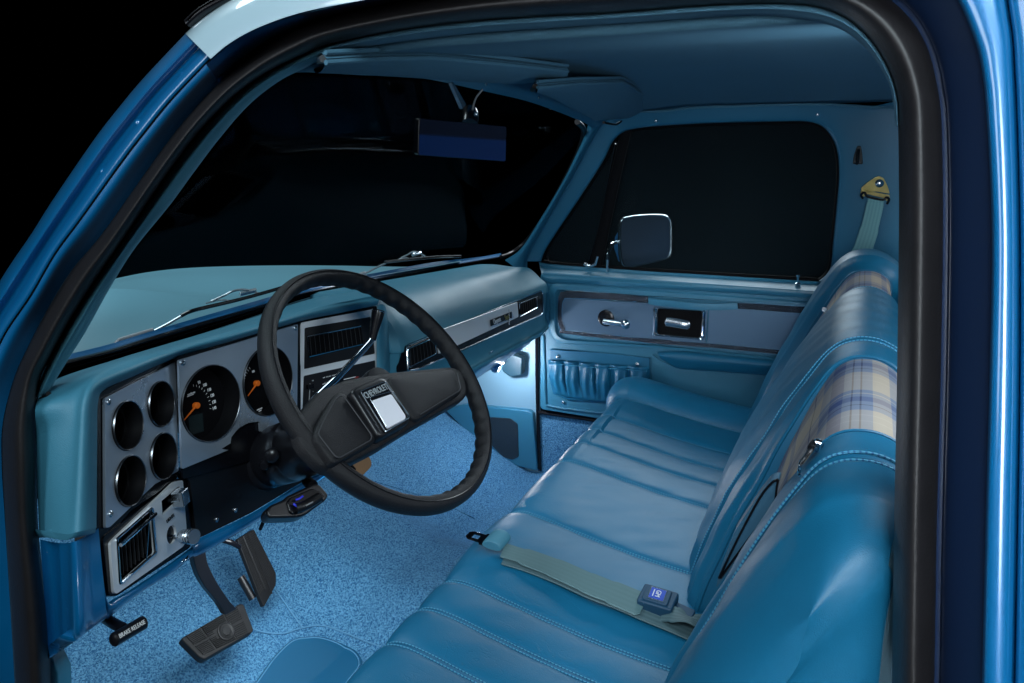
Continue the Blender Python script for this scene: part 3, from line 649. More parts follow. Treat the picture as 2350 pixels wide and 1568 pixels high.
# pull strap
ps = T0(PD, [(1490,691),(1510,693),(1560,697),(1600,701),(1650,703),(1693,702)], .012)
ps[2] += V((-.010, 0, 0)); ps[3] += V((-.012, 0, 0)); ps[1] += V((-.004, 0, 0)); ps[4] += V((-.006, 0, 0))
ribbon('pull_strap', ps, (0, 0, 1), .019, .005, door_mat, door, k=6)
# window crank
cf = Frame(PD(1391, 730, .008), (-1, 0, 0), (0, -1, 0))
lathe('crank_bezel', cf, [(.024, -.004), (.024, .004), (.019, .006), (.015, .0065), (1e-5, .0065)], blackg, door)
a_ = PD(1388, 738, .02); b_ = PD(1433, 744, .034)
crank = tube('window_crank', [a_, a_.lerp(b_, .5)+V((-.004, 0, .001)), b_], [.0115, .0105, .0085], chrome_r, door, k=0, prof=[(cos(t*pi/6)*.8, sin(t*pi/6)) for t in range(12)])
BASE[crank] = BASE[door]
ball('crank_knob', PD(1436, 744, .046), .0145, chrome, crank)
# door handle in its chrome bezel
hb = T0(PD, [(1500,705),(1620,712),(1616,781),(1499,771)], .010)
hr = resamp(roundpoly(hb, .006)+[roundpoly(hb, .006)[0]], 90, False)[:-1]; hc = sum(hb, V())/4
rr = [[p+V((.006, 0, 0)) for p in hr], hr, [p.lerp(hc, .05)+V((-.003, 0, 0)) for p in hr], [p.lerp(hc, .12)+V((0, 0, 0)) for p in hr], [p.lerp(hc, .16)+V((.004, 0, 0)) for p in hr]]
vs, fs = grid(rr, closed_u=True); hbz = MS('handle_bezel', vs, fs, chrome, door)
slab('handle_recess', roundpoly([p.lerp(hc, .13)+V((.003, 0, 0)) for p in hb], .006), .003, blackm, hbz, n=(-1, 0, 0))
hl = T0(PD, [(1551,750),(1555,745),(1570,744),(1590,746),(1608,750)], .022)
tube('door_handle', T0(PD, [(1526,738),(1529,739),(1540,740),(1560,743),(1580,747),(1584,748)], .022), [.006, .0125, .0132, .0132, .0125, .006], chrome_r, door, seg=12, prof=[(cos(t*pi/6), .6*sin(t*pi/6)) for t in range(12)])
# map pocket with gathered pleats
mpk = [(1262,802),(1400,812),(1491,822),(1492,930),(1440,928),(1300,918),(1270,905),(1262,880)]
slab('pocket_backing', roundpoly(T0(PD, mpk, .008), .006), .008, leather_dark, door, n=(-1, 0, 0), bevel=.002)
pt0 = [(1260,825),(1310,829),(1370,834),(1430,838),(1489,842)]; pt1 = [(1262,868),(1310,874),(1370,879),(1430,884),(1489,888)]; pt2 = [(1276,903),(1310,912),(1370,920),(1430,926),(1489,930)]
R0, R1, R2 = (resamp(T0(PD, q, .010), 140) for q in (pt0, pt1, pt2)); rr = []
fold = [0, .154, .31, .467, .627, .80, 1.0]
def pleat(s):
    for a, b in zip(fold, fold[1:]):
        if s <= b+1e-9: return (s-a)/(b-a)
for t in [i/24 for i in range(25)]:
    row = []
    for j in range(140):
        s = j/139; f = pleat(s); h = .004+sin(pi*min(1, t*.9+.22))*(.011*f**2.2*min(1, (1-f)/.07)*(.75+.25*sin(9*s+2)) + .007*sin(pi*f)) + (.004 if t < .08 else 0)
        h += .004*sin(f*9+t*5+s*20)*t*(1-t)*2
        q = R0[j].lerp(R1[j], t*2) if t < .5 else R1[j].lerp(R2[j], t*2-1)
        row.append(q+V((-h if 0 < t < 1 else -.002 - (.012*sin(pi*f) if t == 0 else 0), 0, 0)))
    rr.append(row)
vs, fs = grid(rr); MS('map_pocket', vs, fs, leather_dark, door)
tube('pocket_hem', [p+V((-.010, 0, -.010)) for p in R0[::6]], .0011, thread, door, seg=5, k=2)
for u, v in ((1280,819),(1463,836)): screw(Frame(PD(u, v, .010), (-1, 0, 0), (0, -1, 0)), 0, 0, .0052, door)
screw(Frame(PD(1292, 924, .002), (-1, 0, 0), (0, -1, 0)), 0, 0, .005, door)
# armrest
am0 = [(1508,808),(1560,806),(1640,812),(1740,822),(1860,834)]; am1 = [(1516,822),(1560,836),(1640,842),(1740,850),(1860,862)]; am2 = [(1530,832),(1560,846),(1640,852),(1740,860),(1860,872)]
mloft('armrest', [T0(PD, am0, .0), T0(PD, lp2(am0, am1, .15), .022), T0(PD, lp2(am0, am1, .5), .034), T0(PD, am1, .028), T0(PD, am2, .016), T0(PD, am2, -.002)], leather_dark, door, k=6, kv=4)
lowp = T0(PD, [(1496,812),(1512,826),(1536,838),(1640,846),(1860,866),(1860,1000),(1500,960),(1494,900)], .004)
slab('lower_panel', roundpoly(lowp, .008), .006, door_mat, door, n=(-1, 0, 0), bevel=.002)
tube('panel_edge', T0(PD, [(1247,770),(1250,850),(1252,920),(1262,932),(1330,942),(1420,952)], .002), .004, door_mat, door, seg=8, k=4)
# lock knob
lk = SP(1831, 652, 1.585); Fl = Frame(lk, (0, 0, 1), (1, 0, 0))
lathe('lock_knob', Fl, [(.0075, -.001), (.0075, .002), (.003, .004), (.0028, .017), (.0055, .022), (.0055, .025), (1e-5, .0255)], chrome, door, seg=18)
# glass, vent window, division bar
def SPg(u, v): return SP(u, v, 1.622)
go = [(1240,603),(1330,450),(1410,315),(1460,290),(1860,275),(1930,340),(1930,480),(1910,650),(1860,648)]
vs = T0(SPg, go); MS('window_glass', vs, [tuple(range(len(vs)))], glass, door, smooth=False)
wip = T0(SP, wi+[(1860,643),(1700,634),(1500,622),(1300,609)], 1.615)
tube('window_gasket', wip, .0075, blackm, door, seg=8, k=4, closed=True)
tube('window_gasket_trim', T0(SP, [(1250,605),(1400,616),(1600,629),(1860,645)], 1.6075), .002, blackg, door, seg=6, k=3)
bar = [(1451,292),(1430,380),(1404,500),(1381,612)]; bar2 = [(1424,304),(1402,400),(1378,500),(1354,608)]
mloft('division_bar', [T0(SP, bar2, 1.622), T0(SP, bar2, 1.606), T0(SP, lp2(bar2, bar, .5), 1.602), T0(SP, bar, 1.606), T0(SP, bar, 1.622)], blackm, door, k=4, kv=2)
tube('vent_frame', T0(SP, [(1258,590),(1262,601),(1300,608),(1345,610),(1352,600),(1378,500),(1412,330)], 1.612), .0028, blackg, door, seg=8, k=4)
lt = tube('vent_latch', T0(SP, [(1372,588),(1366,606),(1352,612),(1340,606)], 1.598), [.005, .006, .006, .004], chrome, door, seg=10, k=0)
tube('vent_hinge', T0(SP, [(1395,596),(1394,612),(1393,625)], 1.598), .0042, chrome, door, seg=8)
# outside mirror
mir = thing('door_mirror', 'square chrome-rimmed mirror outside the passenger window', 'side mirror', SP(1478, 555, 1.78))
Fm = Frame(SP(1479, 555, 1.78), (-.80, -.52, .06), (.4, -.8, 0))
ol = [Fm.hit(u, v) for u, v in [(1422,520),(1424,508),(1434,500),(1470,494),(1520,493),(1536,500),(1541,515),(1541,570),(1536,590),(1520,598),(1450,614),(1432,612),(1426,600),(1422,570)]]
ol = resamp(ol+[ol[0]], 61)[:-1]; mc = sum(ol, V())/60
rows = [[mc.lerp(p, s)+Fm.n*h for p in ol] for s, h in ((.9, -.002), (.94, .001), (.985, .003), (1.01, 0), (1.02, -.006), (1.0, -.02), (.85, -.05), (.55, -.07), (.1, -.075))]
vs, fs = grid(rows, closed_u=True); MS('mirror_head', vs, fs, chrome_r, mir)
vs = [mc.lerp(p, .95)+Fm.n*.001 for p in ol]; MS('mirror_glass', vs, [tuple(range(60))], mat('blurred_mirror', (.16, .20, .28), .22, metal=.8, var=.2, vscale=8), mir, smooth=False)  # grey-blue colour and blur stand in for a clear reflection
tube('mirror_arm', [mc-Fm.n*.05, SP(1418,556,1.74), SP(1404,562,1.70), SP(1396,580,1.66), SP(1393,602,1.64)], .0065, chrome, mir, k=5)
slab('mirror_shield', [Fm.hit(u, v, -.05) for u, v in [(1426,520),(1412,545),(1410,570),(1420,600),(1440,610),(1440,520)]], .004, paint, mir, n=Fm.n)

# shoulder belt
sb = thing('shoulder_belt', 'grey-green shoulder belt hanging from a gold bracket on the rear pillar', 'seat belt', SP(2010, 425, 1.575))
Fb = Frame(SP(2008, 430, 1.568), (-1, -.1, -.15), (0, -1, -.1))
brk = [Fb.hit(u, v) for u, v in [(1978,441),(1976,432),(1990,420),(2008,408),(2018,405),(2028,409),(2038,430),(2042,445),(2010,440)]]
slab('anchor_bracket', roundpoly(brk, .003), .003, gold, sb, n=Fb.n, bevel=.0008)
slab('anchor_bracket', roundpoly([Fb.hit(u, v, .006) for u, v in [(1976,436),(2042,448),(2042,462),(2034,462),(2030,455),(1990,446),(1984,452),(1974,450)]], .002), .003, gold, sb, n=Fb.n, bevel=.0008)
lathe('anchor_bolt', Frame(Fb.hit(2018, 421), Fb.n, (0, -1, 0)), [(.0095, 0), (.0105, .003), (.0085, .006), (.0035, .008), (1e-5, .0082)], chrome_r, sb, seg=20)
tube('belt_loop', [Fb.hit(u, v, o) for u, v, o in [(1980,455,.004),(1976,448,.010),(1984,442,.014),(1992,452,.016),(2026,459,.016),(2034,453,.014),(2040,458,.010),(2036,468,.004)]], .003, blackg, sb, k=4)
bp = [Fb.hit(u, v, o) for u, v, o in [(2010,455,.012),(2008,470,.011),(1994,530,.010),(1978,580,.010),(1955,660,.010),(1940,720,.004)]]
ribbon('belt_webbing', bp, [Fb.hit(2028,460)-Fb.hit(1992,454)]*2+[Fb.hit(2014,600)-Fb.hit(1962,592)]*4, [.037,.040,.044,.048,.050,.05], .0018, web_mat('shoulder_webbing', (0.13, 0.33, 0.36), (0.18, 0.40, 0.42)), sb, k=6)  # webbing colour raised for the light falling on this belt

# ================================================================== DASHBOARD
tb = .1365; al = .333
FM = Frame((.19, .93, .575), (0, -cos(tb), sin(tb)), (1, 0, 0))
FL_ = Frame((.19, .93, .575), (sin(al)*cos(tb), -cos(al)*cos(tb), sin(tb)), (cos(al), sin(al), 0))
_h = FM.hit(688, 745)
FR = Frame(_h, (-sin(.40)*cos(tb), -cos(.40)*cos(tb), sin(tb)), (cos(.4), -sin(.4), 0))
YG = .848
FG = Frame((1.1, YG, .53), (0, -cos(.25), sin(.25)), (1, 0, 0))
dash = thing('dashboard', 'padded blue dashboard with silver instrument panel, round gauges and long silver strip', 'dashboard', (.75, .95, .45))
# --- driver side pad (wraps round the instrument panel)
B_ = [(220,1212),(221,1100),(222,1000),(224,925),(240,893),(306,863),(407,820),(540,780),(684,738),(780,718),(866,700)]
T_ = [(160,1225),(166,1120),(172,1000),(180,915),(212,866),(290,832),(385,800),(520,762),(655,724),(760,696),(876,674)]
G_ = [(90,1222),(86,1120),(84,1000),(84,925),(120,874),(252,832),(345,804),(468,766),(600,722),(720,684),(876,651)]
frs = [FL_]*6+[FL_]+[FM]*2+[FR]*2
b0 = [f.hit(u, v, .010) for f, (u, v) in zip(frs, B_)]
b1 = [f.hit(u, v, .022) for f, (u, v) in zip(frs, lp2(B_, T_, .35))]
t0 = [f.hit(u, v, .018) for f, (u, v) in zip(frs, lp2(B_, T_, .75))]
t1 = [f.hit(u, v, .000) for f, (u, v) in zip(frs, lp2(B_, T_, 1.1))]
def GG(k, p): return PX(*p, .012) if k < 4 else GL(*p, -.012)
g1 = [GG(k, p) for k, p in enumerate(G_)]
gm = [a.lerp(b, .5)+V((-.004 if k < 4 else 0, 0, .004)) for k, (a, b) in enumerate(zip(t1, g1))]
mloft('dash_pad', [[f.hit(u, v, -.004) for f, (u, v) in zip(frs, B_)], b0, b1, t0, t1, gm, g1], vinyl, dash, k=8, kv=5)
# close the bottom of the pad's end
eb = [b0[0], b1[0], t0[0], t1[0], gm[0], g1[0]]
mloft('dash_pad', [eb, [p+V((.004, .012, -.012)) for p in eb], [p+V((.012, .06, -.014)) for p in eb]], vinyl, dash, k=4, kv=3)
# --- passenger side pad
xs = [.700, .712, .735, .80, .95, 1.15, 1.35, 1.46, 1.51, 1.53]
prof = [(1.085, .668), (1.04, .675), (.97, .672), (.915, .655), (.875, .625), (.856, .590), (.850, .566), (.856, .560), (.862, .470), (.850, .455), (.862, .440), (.92, .425)]
def padrow(x, i):
    e = min(1, max(0, (x-.700)/.03)); e2 = min(1, max(0, (1.53-x)/.05)); s = sqrt(max(0, 1-(1-e)**2)); s2 = sqrt(max(0, 1-(1-e2)**2)); q = min(s, s2); r = []
    cx, cz = 1.0, .56
    for y, z in prof: 
        yy = y+(.0 if i is None else 0); kk = .075 if y > .94 else (.055 if z > .6 else .03)
        r.append(V((x, cx+(yy-cx)*(.86+.14*q), cz+(z-cz)*(.80+.20*q)-(x-.75)*kk-.003)))
    return r
rows = [padrow(x, None) for x in xs]
rows = [[V((.700, .98, .56))]*len(prof)]+rows+[[V((1.53, .98, .55))]*len(prof)]
def mgrid(name, rows, mt, par, kv=5, k=6, **kw):
    R = [dens(r, k) for r in rows]; cols = [[R[i][j] for i in range(len(R))] for j in range(len(R[0]))]
    Q = []
    for i in range(len(R)-1):
        for t in range(kv):
            Q.append([R[i][j].lerp(R[i+1][j], t/kv) for j in range(len(R[0]))])
    Q.append(R[-1]); vs, fs = grid(Q); return MS(name, vs, fs, mt, par, **kw)
mgrid('dash_pad', rows, vinyl, dash)
# bridge between the radio panel and the passenger pad
br_t = [FR.hit(866, 700, .010), FR.hit(884, 690, .004), V((.735, .885, .655))]
vs, fs = grid([[FR.hit(864, 700, .009), FR.hit(864, 780, .009), FR.hit(864, 860, .009), FR.hit(864, 960, .006)], [FR.hit(874, 698, .013), FR.hit(874, 780, .013), FR.hit(874, 860, .013), FR.hit(874, 960, .01)],
               [FR.hit(886, 700, .004), FR.hit(888, 780, .002), FR.hit(890, 860, .0), FR.hit(890, 960, .0)], [V((.73, .90, .64)), V((.73, .89, .58)), V((.73, .89, .52)), V((.73, .89, .43))]])
MS('dash_pad', vs, fs, vinyl, dash, subs=2)
# --- instrument panels
def HO(F, pts, o, r): return roundpoly([F.hit(u, v, o) for u, v in pts], r)
def onp(F, x, z):
    n = F.n; y = F.o.y-((x-F.o.x)*n.x+(z-F.o.z)*n.z)/n.y; return F.loc(V((x, y, z)))
def reloc(F, xy, off):
    p = F.P(*xy); d = p-CAM; t = (F.o+F.n*off-CAM).dot(F.n)/d.dot(F.n); return F.loc(CAM+d*t)
cen = {'a': (.116, .6116), 'b': (.195, .6124), 'c': (.1823, .5406), 'd': (.1047, .5409)}
lh = [reloc(FL_, onp(FL_, *cen[k]), .008) for k in 'abcd']; RS = .0318
RB = .0575; mh = [reloc(FM, onp(FM, .2845, .5857), .008), reloc(FM, onp(FM, .412, .584), .008)]
slab('cluster_housing', HO(FL_, [(222,905),(300,864),(407,820),(407,1100),(300,1172),(222,1260)], .002, .006), .03, blackg, dash, n=FL_.n, holes=[circ(FL_, x, y, RS+.0005, z=.002) for x, y in lh])
slab('cluster_housing', HO(FM, [(405,820),(540,780),(690,738),(690,1000),(640,1040),(420,1100)], .002, .004), .004, blackg, dash, n=FM.n, holes=[circ(FM, x, y, RB+.0005, z=.002) for x, y in mh])
def gauge(F, x, y, r, depth, parent, deep=False):
    rim = lathe('gauge_rim', F, [(r+.003, .0040), (r+.0032, .0062), (r+.0015, .0075), (r, .0065), (r-.001, .004)], blackg if not deep else chrome_r, parent, x=x, y=y, seg=56); return rim
# left panel with four empty round pockets
lholes = [(-.0795, .037, .0331), None]
cen = {'a': (.116, .6116), 'b': (.195, .6124), 'c': (.1823, .5406), 'd': (.1047, .5409)}
def onp(F, x, z):
    # point on F with world x,z
    n = F.n; y = F.o.y-((x-F.o.x)*n.x+(z-F.o.z)*n.z)/n.y; return F.loc(V((x, y, z)))
def reloc(F, xy, off):
    p = F.P(*xy); d = p-CAM; t = (F.o+F.n*off-CAM).dot(F.n)/d.dot(F.n); return F.loc(CAM+d*t)
lh = [reloc(FL_, onp(FL_, *cen[k]), .008) for k in 'abcd']; RS = .0318
slab('gauge_bezel', HO(FL_, [(241,915),(403,831),(410,1081),(356,1111),(252,1210),(243,1212)], .007, .003), .004, silver, dash, n=FL_.n, holes=[circ(FL_, x, y, RS, z=.007) for x, y in lh], bevel=.0008)
for x, y in lh:
    g = lathe('gauge_pocket', FL_, [(RS+.0012, .0065), (RS+.001, .0098), (RS-.0005, .0100), (RS-.001, .006), (RS-.0020, -.014), (RS-.0050, -.0145), (RS-.0058, -.034), (RS-.0075, -.036), (1e-5, -.036)], cupb, dash, x=x, y=y, seg=56)
    BASE[g] = BASE[dash]
    lathe('pocket_ring', FL_, [(RS+.0012, .0092), (RS+.0004, .0108), (RS-.0004, .0100)], rimm, g, x=x, y=y, seg=56)
for u, v in ((248,923),(253,1180)):
    x, y = FL_.lh(u, v, .007); screw(FL_, x, y, .0042, dash, .007)
# middle panel with the two dials
RB = .0575; mh = [reloc(FM, onp(FM, .2845, .5857), .008), reloc(FM, onp(FM, .412, .584), .008)]
nb = [(410,827),(684,744),(682,956),(626,994),(598,991),(596,968),(570,970),(546,984),(531,1004),(527,1032),(418,1077)]
slab('gauge_bezel', HO(FM, nb, .007, [.003]*5+[0, .01, .01, 0, 0, .003]), .004, silver, dash, n=FM.n, holes=[circ(FM, x, y, RB, z=.007) for x, y in mh], bevel=.0008)
for u, v in ((419,833),(677,753)):
    x, y = FM.lh(u, v, .007); screw(FM, x, y, .0042, dash, .007)
dd = -.022
for gi, (x, y) in enumerate(mh):
    g = lathe('gauge_pod', FM, [(RB+.0012, .0065), (RB+.001, .0098), (RB-.0005, .0100), (RB-.001, .004), (RB-.003, dd), (1e-5, dd)], cupb, dash, x=x, y=y, seg=72)
    lathe('pod_ring', FM, [(RB+.0012, .0092), (RB+.0004, .0108), (RB-.0004, .0100)], rimm, g, x=x, y=y, seg=72)
    dx = -.004 if gi == 0 else -.004
    lathe('dial_face', FM, [(RB-.0035, dd+.001), (1e-5, dd+.001)], blackm, g, x=x, y=y, seg=60)
    piv = (451, 931) if gi == 0 else (590, 880); tip = (421, 966) if gi == 0 else (569, 909)
    p0 = FM.hit(*piv, dd+.006); p1 = FM.hit(*tip, dd+.006)
    tube('needle', [p0, p1], [.0017, .0008], orange, g, seg=8)
    lathe('needle_hub', Frame(p0, FM.n, (1, 0, 0)), [(.0050, -.004), (.0050, .002), (.0043, .0035), (1e-5, .0037)], orange, g, seg=24)
    Fd = Frame(FM.hit(*piv, dd+.0018), FM.n, (1, 0, 0))
    if gi == 0:
        for lab, u, v in (('80', 441, 871), ('90', 457, 878), ('100', 470, 884), ('110', 480, 895), ('120', 487, 908), ('130', 491, 923), ('140', 492, 937)):
            if lab == '80': continue
            text('dial_number', lab, FM.hit(u, v, dd+.0018), (1, 0, 0), FM.n, .0052, white, g, stretch=.72)
        for k in range(10):
            # tick marks traced as an arc inside the numbers
            t = k/9; u = 444+(483-444)*sin(t*pi/2); v = 885+(938-885)*(1-cos(t*pi/2)); q = FM.hit(u, v, dd+.0018)
            dr = (q-Fd.o).normalized(); tube('tick_mark', [q-dr*.0016, q+dr*.0016], .00035, white, g, seg=4)
        text('dial_print', 'syndicate', FM.hit(439, 903, dd+.0018), (1, 0, 0), FM.n, .0036, white, g, stretch=.8)
        text('dial_print', 'INSTRUMENTS', FM.hit(437, 908, dd+.0018), (1, 0, 0), FM.n, .0014, white, g)
        slab('dial_window', [FM.hit(a, b, dd+.0016) for a, b in ((432,956),(465,948),(468,990),(436,1000))], .001, mat('lcd', (.012, .02, .022), .25), g, n=FM.n)
    else:
        text('dial_number', '100', FM.hit(581, 853, dd+.0018), (1, 0, 0), FM.n, .0042, white, g, stretch=.75)
        text('dial_print', 'DIESEL FUEL', FM.hit(596, 939, dd+.0018), (1, 0, 0), FM.n, .0020, white, g, stretch=.9)
        text('dial_print', 'ONLY', FM.hit(597, 943, dd+.0018), (1, 0, 0), FM.n, .0020, white, g, stretch=.9)
        for k in range(7):
            a = pi*.62+k*.16; q = Fd.P(.030*cos(a), .030*sin(a)); tube('tick_mark', [q, Fd.P(.034*cos(a), .034*sin(a))], .0004, white, g, seg=4)
for tri in ([(510,1030),(531,1017),(530,1034)], [(657,970),(672,962),(664,980)]):
    slab('turn_indicator', [FM.hit(u, v, .0078) for u, v in tri], .001, blackm, dash, n=FM.n)
# lower section behind the column
slab('column_shroud_panel', HO(FM, [(414,1082),(527,1034),(690,955),(730,1088),(686,1112),(576,1178),(452,1238),(436,1105)], -.002, .004), .02, black, dash, n=FM.n, bevel=.002)
for u, v in ((540,1171),(497,1193)):
    x, y = FM.lh(u, v, -.002); screw(FM, x, y, .004, dash, -.002)
# light switch panel
slab('switch_housing', HO(FL_, [(236,1234),(395,1112),(412,1098),(434,1097),(441,1240),(436,1257),(266,1369),(250,1369)], .004, .006), .025, blackg, dash, n=FL_.n, holes=[[FL_.hit(u, v, .004) for u, v in [(264,1236),(349,1162),(358,1269),(273,1343)]], [FL_.hit(u, v, .004) for u, v in [(370,1149),(414,1112),(418,1143),(372,1184)]]])
slab('switch_backing', HO(FL_, [(240,1234),(395,1112),(430,1100),(436,1257),(255,1366)], -.022, .004), .004, blackm, dash, n=FL_.n)
vh = [FL_.hit(u, v, .008) for u, v in [(266,1238),(347,1166),(356,1268),(274,1340)]]
wh = [FL_.hit(u, v, .008) for u, v in [(371,1150),(413,1114),(417,1142),(373,1182)]]
cxl, cyl = FL_.lh(394, 1227, .008)
slab('switch_bezel', HO(FL_, [(254,1246),(263,1236),(400,1106),(420,1102),(430,1236),(421,1254),(268,1363),(262,1360)], .008, .004), .004, silver_br, dash, n=FL_.n,
     holes=[roundpoly(vh, .003), wh, circ(FL_, cxl, cyl, .0125, 32, z=.008)], bevel=.0008)
vm = sum(vh, V())/4
ve = tube('side_vent', [p+FL_.n*.001 for p in roundpoly(vh, .003)], .0022, chrome, dash, seg=8, closed=True)
for i in range(9):
    t = (i+.5)/9; a = vh[0].lerp(vh[1], t)-FL_.n*.008; b = vh[3].lerp(vh[2], t)-FL_.n*.008
    slab('vent_louvre', [a, b, b-FL_.n*.010+FL_.ex*.006, a-FL_.n*.010+FL_.ex*.006], .0009, louv, ve, n=FL_.ex)
tube('vent_bar', [vh[0].lerp(vh[3], .14)+FL_.n*.006, vh[1].lerp(vh[2], .14)+FL_.n*.006], .0026, chrome, ve, seg=8)
tube('vent_bar', [vh[1].lerp(vh[0], .12)+FL_.n*.004, vh[2].lerp(vh[3], .3)+FL_.n*.002], .0009, chrome, ve, seg=6)
kn = FL_.hit(388, 1149, .004); kt = FL_.hit(413, 1146, .022)
wk = tube('wiper_switch', [kn, kt], .0035, chrome_r, dash, seg=8)
kd = (kt-kn).normalized(); Fk = Frame(FL_.hit(416, 1142, .020), FL_.n, FL_.ex)
slab('switch_knob', [Fk.P(x, y, .008) for x, y in ((-.009, -.011), (.009, -.011), (.009, .011), (-.009, .011))], .018, chrome_r, wk, n=FL_.n, bevel=.0015)
text('light_label', 'LIGHTS', FL_.hit(391, 1190, .0088), FL_.ex, FL_.n, .0048, blackm, dash, stretch=.9)
lh0 = FL_.hit(394, 1227, -.004); ka = FL_.hit(419, 1231, .028); kb = FL_.hit(446, 1232, .052)
hn = tube('headlight_switch', [FL_.P(cxl, cyl, -.005), ka], .0018, chrome, dash, seg=8)
Fq = Frame(ka, (kb-ka), (1, 0, 0)); L_ = (kb-ka).length
lathe('switch_knob', Fq, [(1e-5, 0), (.0090, 0), (.0095, .002), (.0092, L_*.45), (.0075, L_*.5), (.0102, L_*.58), (.0104, L_*.7), (.0092, L_*.74), (.0106, L_*.82), (.0108, L_*.96), (.0100, L_), (1e-5, L_)], chrome_r, hn, seg=28)
x, y = FL_.lh(283, 1340, .008)
# radio and climate panel
slab('radio_housing', HO(FR, [(684,738),(866,702),(870,862),(866,980),(684,960)], .002, .004), .03, blackg, dash, n=FR.n, bevel=.003)
v1 = [(699,753),(852,727),(862,812),(698,848)]; v2 = [(697,863),(862,827),(866,970),(694,948)]
slab('radio_bezel', HO(FR, [(690,741),(862,709),(869,862),(869,985),(688,957)], .007, .004), .004, silver_br, dash, n=FR.n, holes=[HO(FR, v1, .007, .003), HO(FR, v2, .007, .003)], bevel=.0008)
slab('vent_panel', HO(FR, v1, .004, .002), .003, black, dash, n=FR.n)
v3 = [FR.hit(u, v, .007) for u, v in [(706,773),(828,749),(834,790),(710,819)]]
ve = tube('centre_vent', v3, .0012, chrome, dash, seg=6, closed=True)
slab('vent_recess', v3, .001, blackm, ve, n=FR.n)
for i in range(12):
    t = (i+.5)/12; a = v3[0].lerp(v3[1], t)-FR.n*-.001; b = v3[3].lerp(v3[2], t)-FR.n*-.001
    slab('vent_louvre', [a, b, b-FR.n*.012+FR.ex*.004, a-FR.n*.012+FR.ex*.004], .0008, louv, ve, n=FR.ex)
slab('control_panel', HO(FR, v2, .0045, .002), .003, black, dash, n=FR.n)
def FRs(u, v, o=.0055): return FR.hit(u, v, o)
tube('control_slot', [FRs(*zC(490, 885)), FRs(*zC(700, 838))], .0008, white, dash, seg=4)
tube('control_slot', [FRs(*zC(410, 880)), FRs(*zC(405, 990))], .0012, grey, dash, seg=4)
Fs_ = Frame(FRs(*zC(418, 900), .012), FR.n, FR.ex); slab('slide_knob', [Fs_.P(x, y) for x, y in ((-.006, -.004), (.006, -.004), (.006, .004), (-.006, .004))], .008, blackg, dash, n=FR.n, bevel=.001)
Fs_ = Frame(FRs(*zC(605, 858), .012), FR.n, FR.ex); slab('slide_knob', [Fs_.P(x, y) for x, y in ((-.007, -.0025), (.007, -.0025), (.007, .0025), (-.007, .0025))], .008, blackg, dash, n=FR.n, bevel=.001)
text('control_print', 'DEF   MAX-A/C   NORM   BI-LEV   VENT', FRs(*zC(560, 828)), FR.ex, FR.n, .0018, white, dash)
text('control_print', 'HEATER', FRs(*zC(515, 872)), FR.ex, FR.n, .0018, grey, dash)
text('control_print', 'HOT', FRs(*zC(708, 842)), FR.ex, FR.n, .0030, red, dash)
text('control_print', 'HI', FRs(*zC(428, 862)), FR.ex, FR.n, .0022, white, dash)
for k in range(4):
    text('control_print', '+', FRs(*zC(430, 905+26*k)), FR.ex, FR.n, .0016, white, dash)
# passenger strip: frame, silver plate, two vents, emblem
def FGo(u, v, o=.0): return FG.hit(u, v, o)
slab('strip_frame', HO(FG, [(934,793),(1242,667),(1246,672),(1246,718),(1240,724),(962,847),(936,852)], .012, .006), .03, blackg, dash, n=FG.n, bevel=.003)
tube('strip_frame_trim', HO(FG, [(934,793),(1242,667),(1246,672),(1246,718),(1240,724),(962,847),(936,852)], .0125, .006), .0018, chrome, dash, seg=6, closed=True)
slab('silver_strip', HO(FG, [zC(1225,545), zC(1735,360), zC(1742,455), zC(1240,690)], .0165, .004), .006, silver_br, dash, n=FG.n, bevel=.0012)
ve_ = []
for q in ([zC(1035,660), zC(1200,590), zC(1215,690), zC(1045,775)], [zC(1748,370), zC(1855,325), zC(1862,395), zC(1750,455)]):
    lp = [FG.hit(u, v, .017) for u, v in q]
    ve = tube('strip_vent', roundpoly(lp, .002), .0014, chrome, dash, seg=6, closed=True)
    slab('vent_recess', lp, .002, blackm, ve, n=FG.n)
    for i in range(8):
        t = (i+.5)/8; a = lp[0].lerp(lp[1], t)+FG.n*.001; b = lp[3].lerp(lp[2], t)+FG.n*.001
        slab('vent_louvre', [a, b, b-FG.n*.012+FG.ex*.003, a-FG.n*.012+FG.ex*.003], .0009, louv, ve, n=FG.ex)
slab('strip_recess', HO(FG, [zC(1563,478), zC(1700,425), zC(1712,455), zC(1700,470), zC(1570,525)], .0172, .002), .001, silver, dash, n=FG.n)
eb_ = slab('emblem', HO(FG, [zC(1563,474), zC(1698,421), zC(1700,462), zC(1567,514)], .0195, .001), .002, blackg, dash, n=FG.n)
text('emblem_script', 'Cheyenne', FG.hit(*zC(1604,479), .0200), FG.ex, FG.n, .0125, silver_br, eb_, stretch=.56, depth=.0008)
text('emblem_script', 'Super', FG.hit(*zC(1668,455), .0200), FG.ex, FG.n, .0125, gold, eb_, stretch=.6, depth=.0008)
tube('emblem_bar', [FG.hit(*zC(1678,402), .0195), FG.hit(*zC(1683,505), .0195)], .0018, chrome_r, eb_, seg=6)
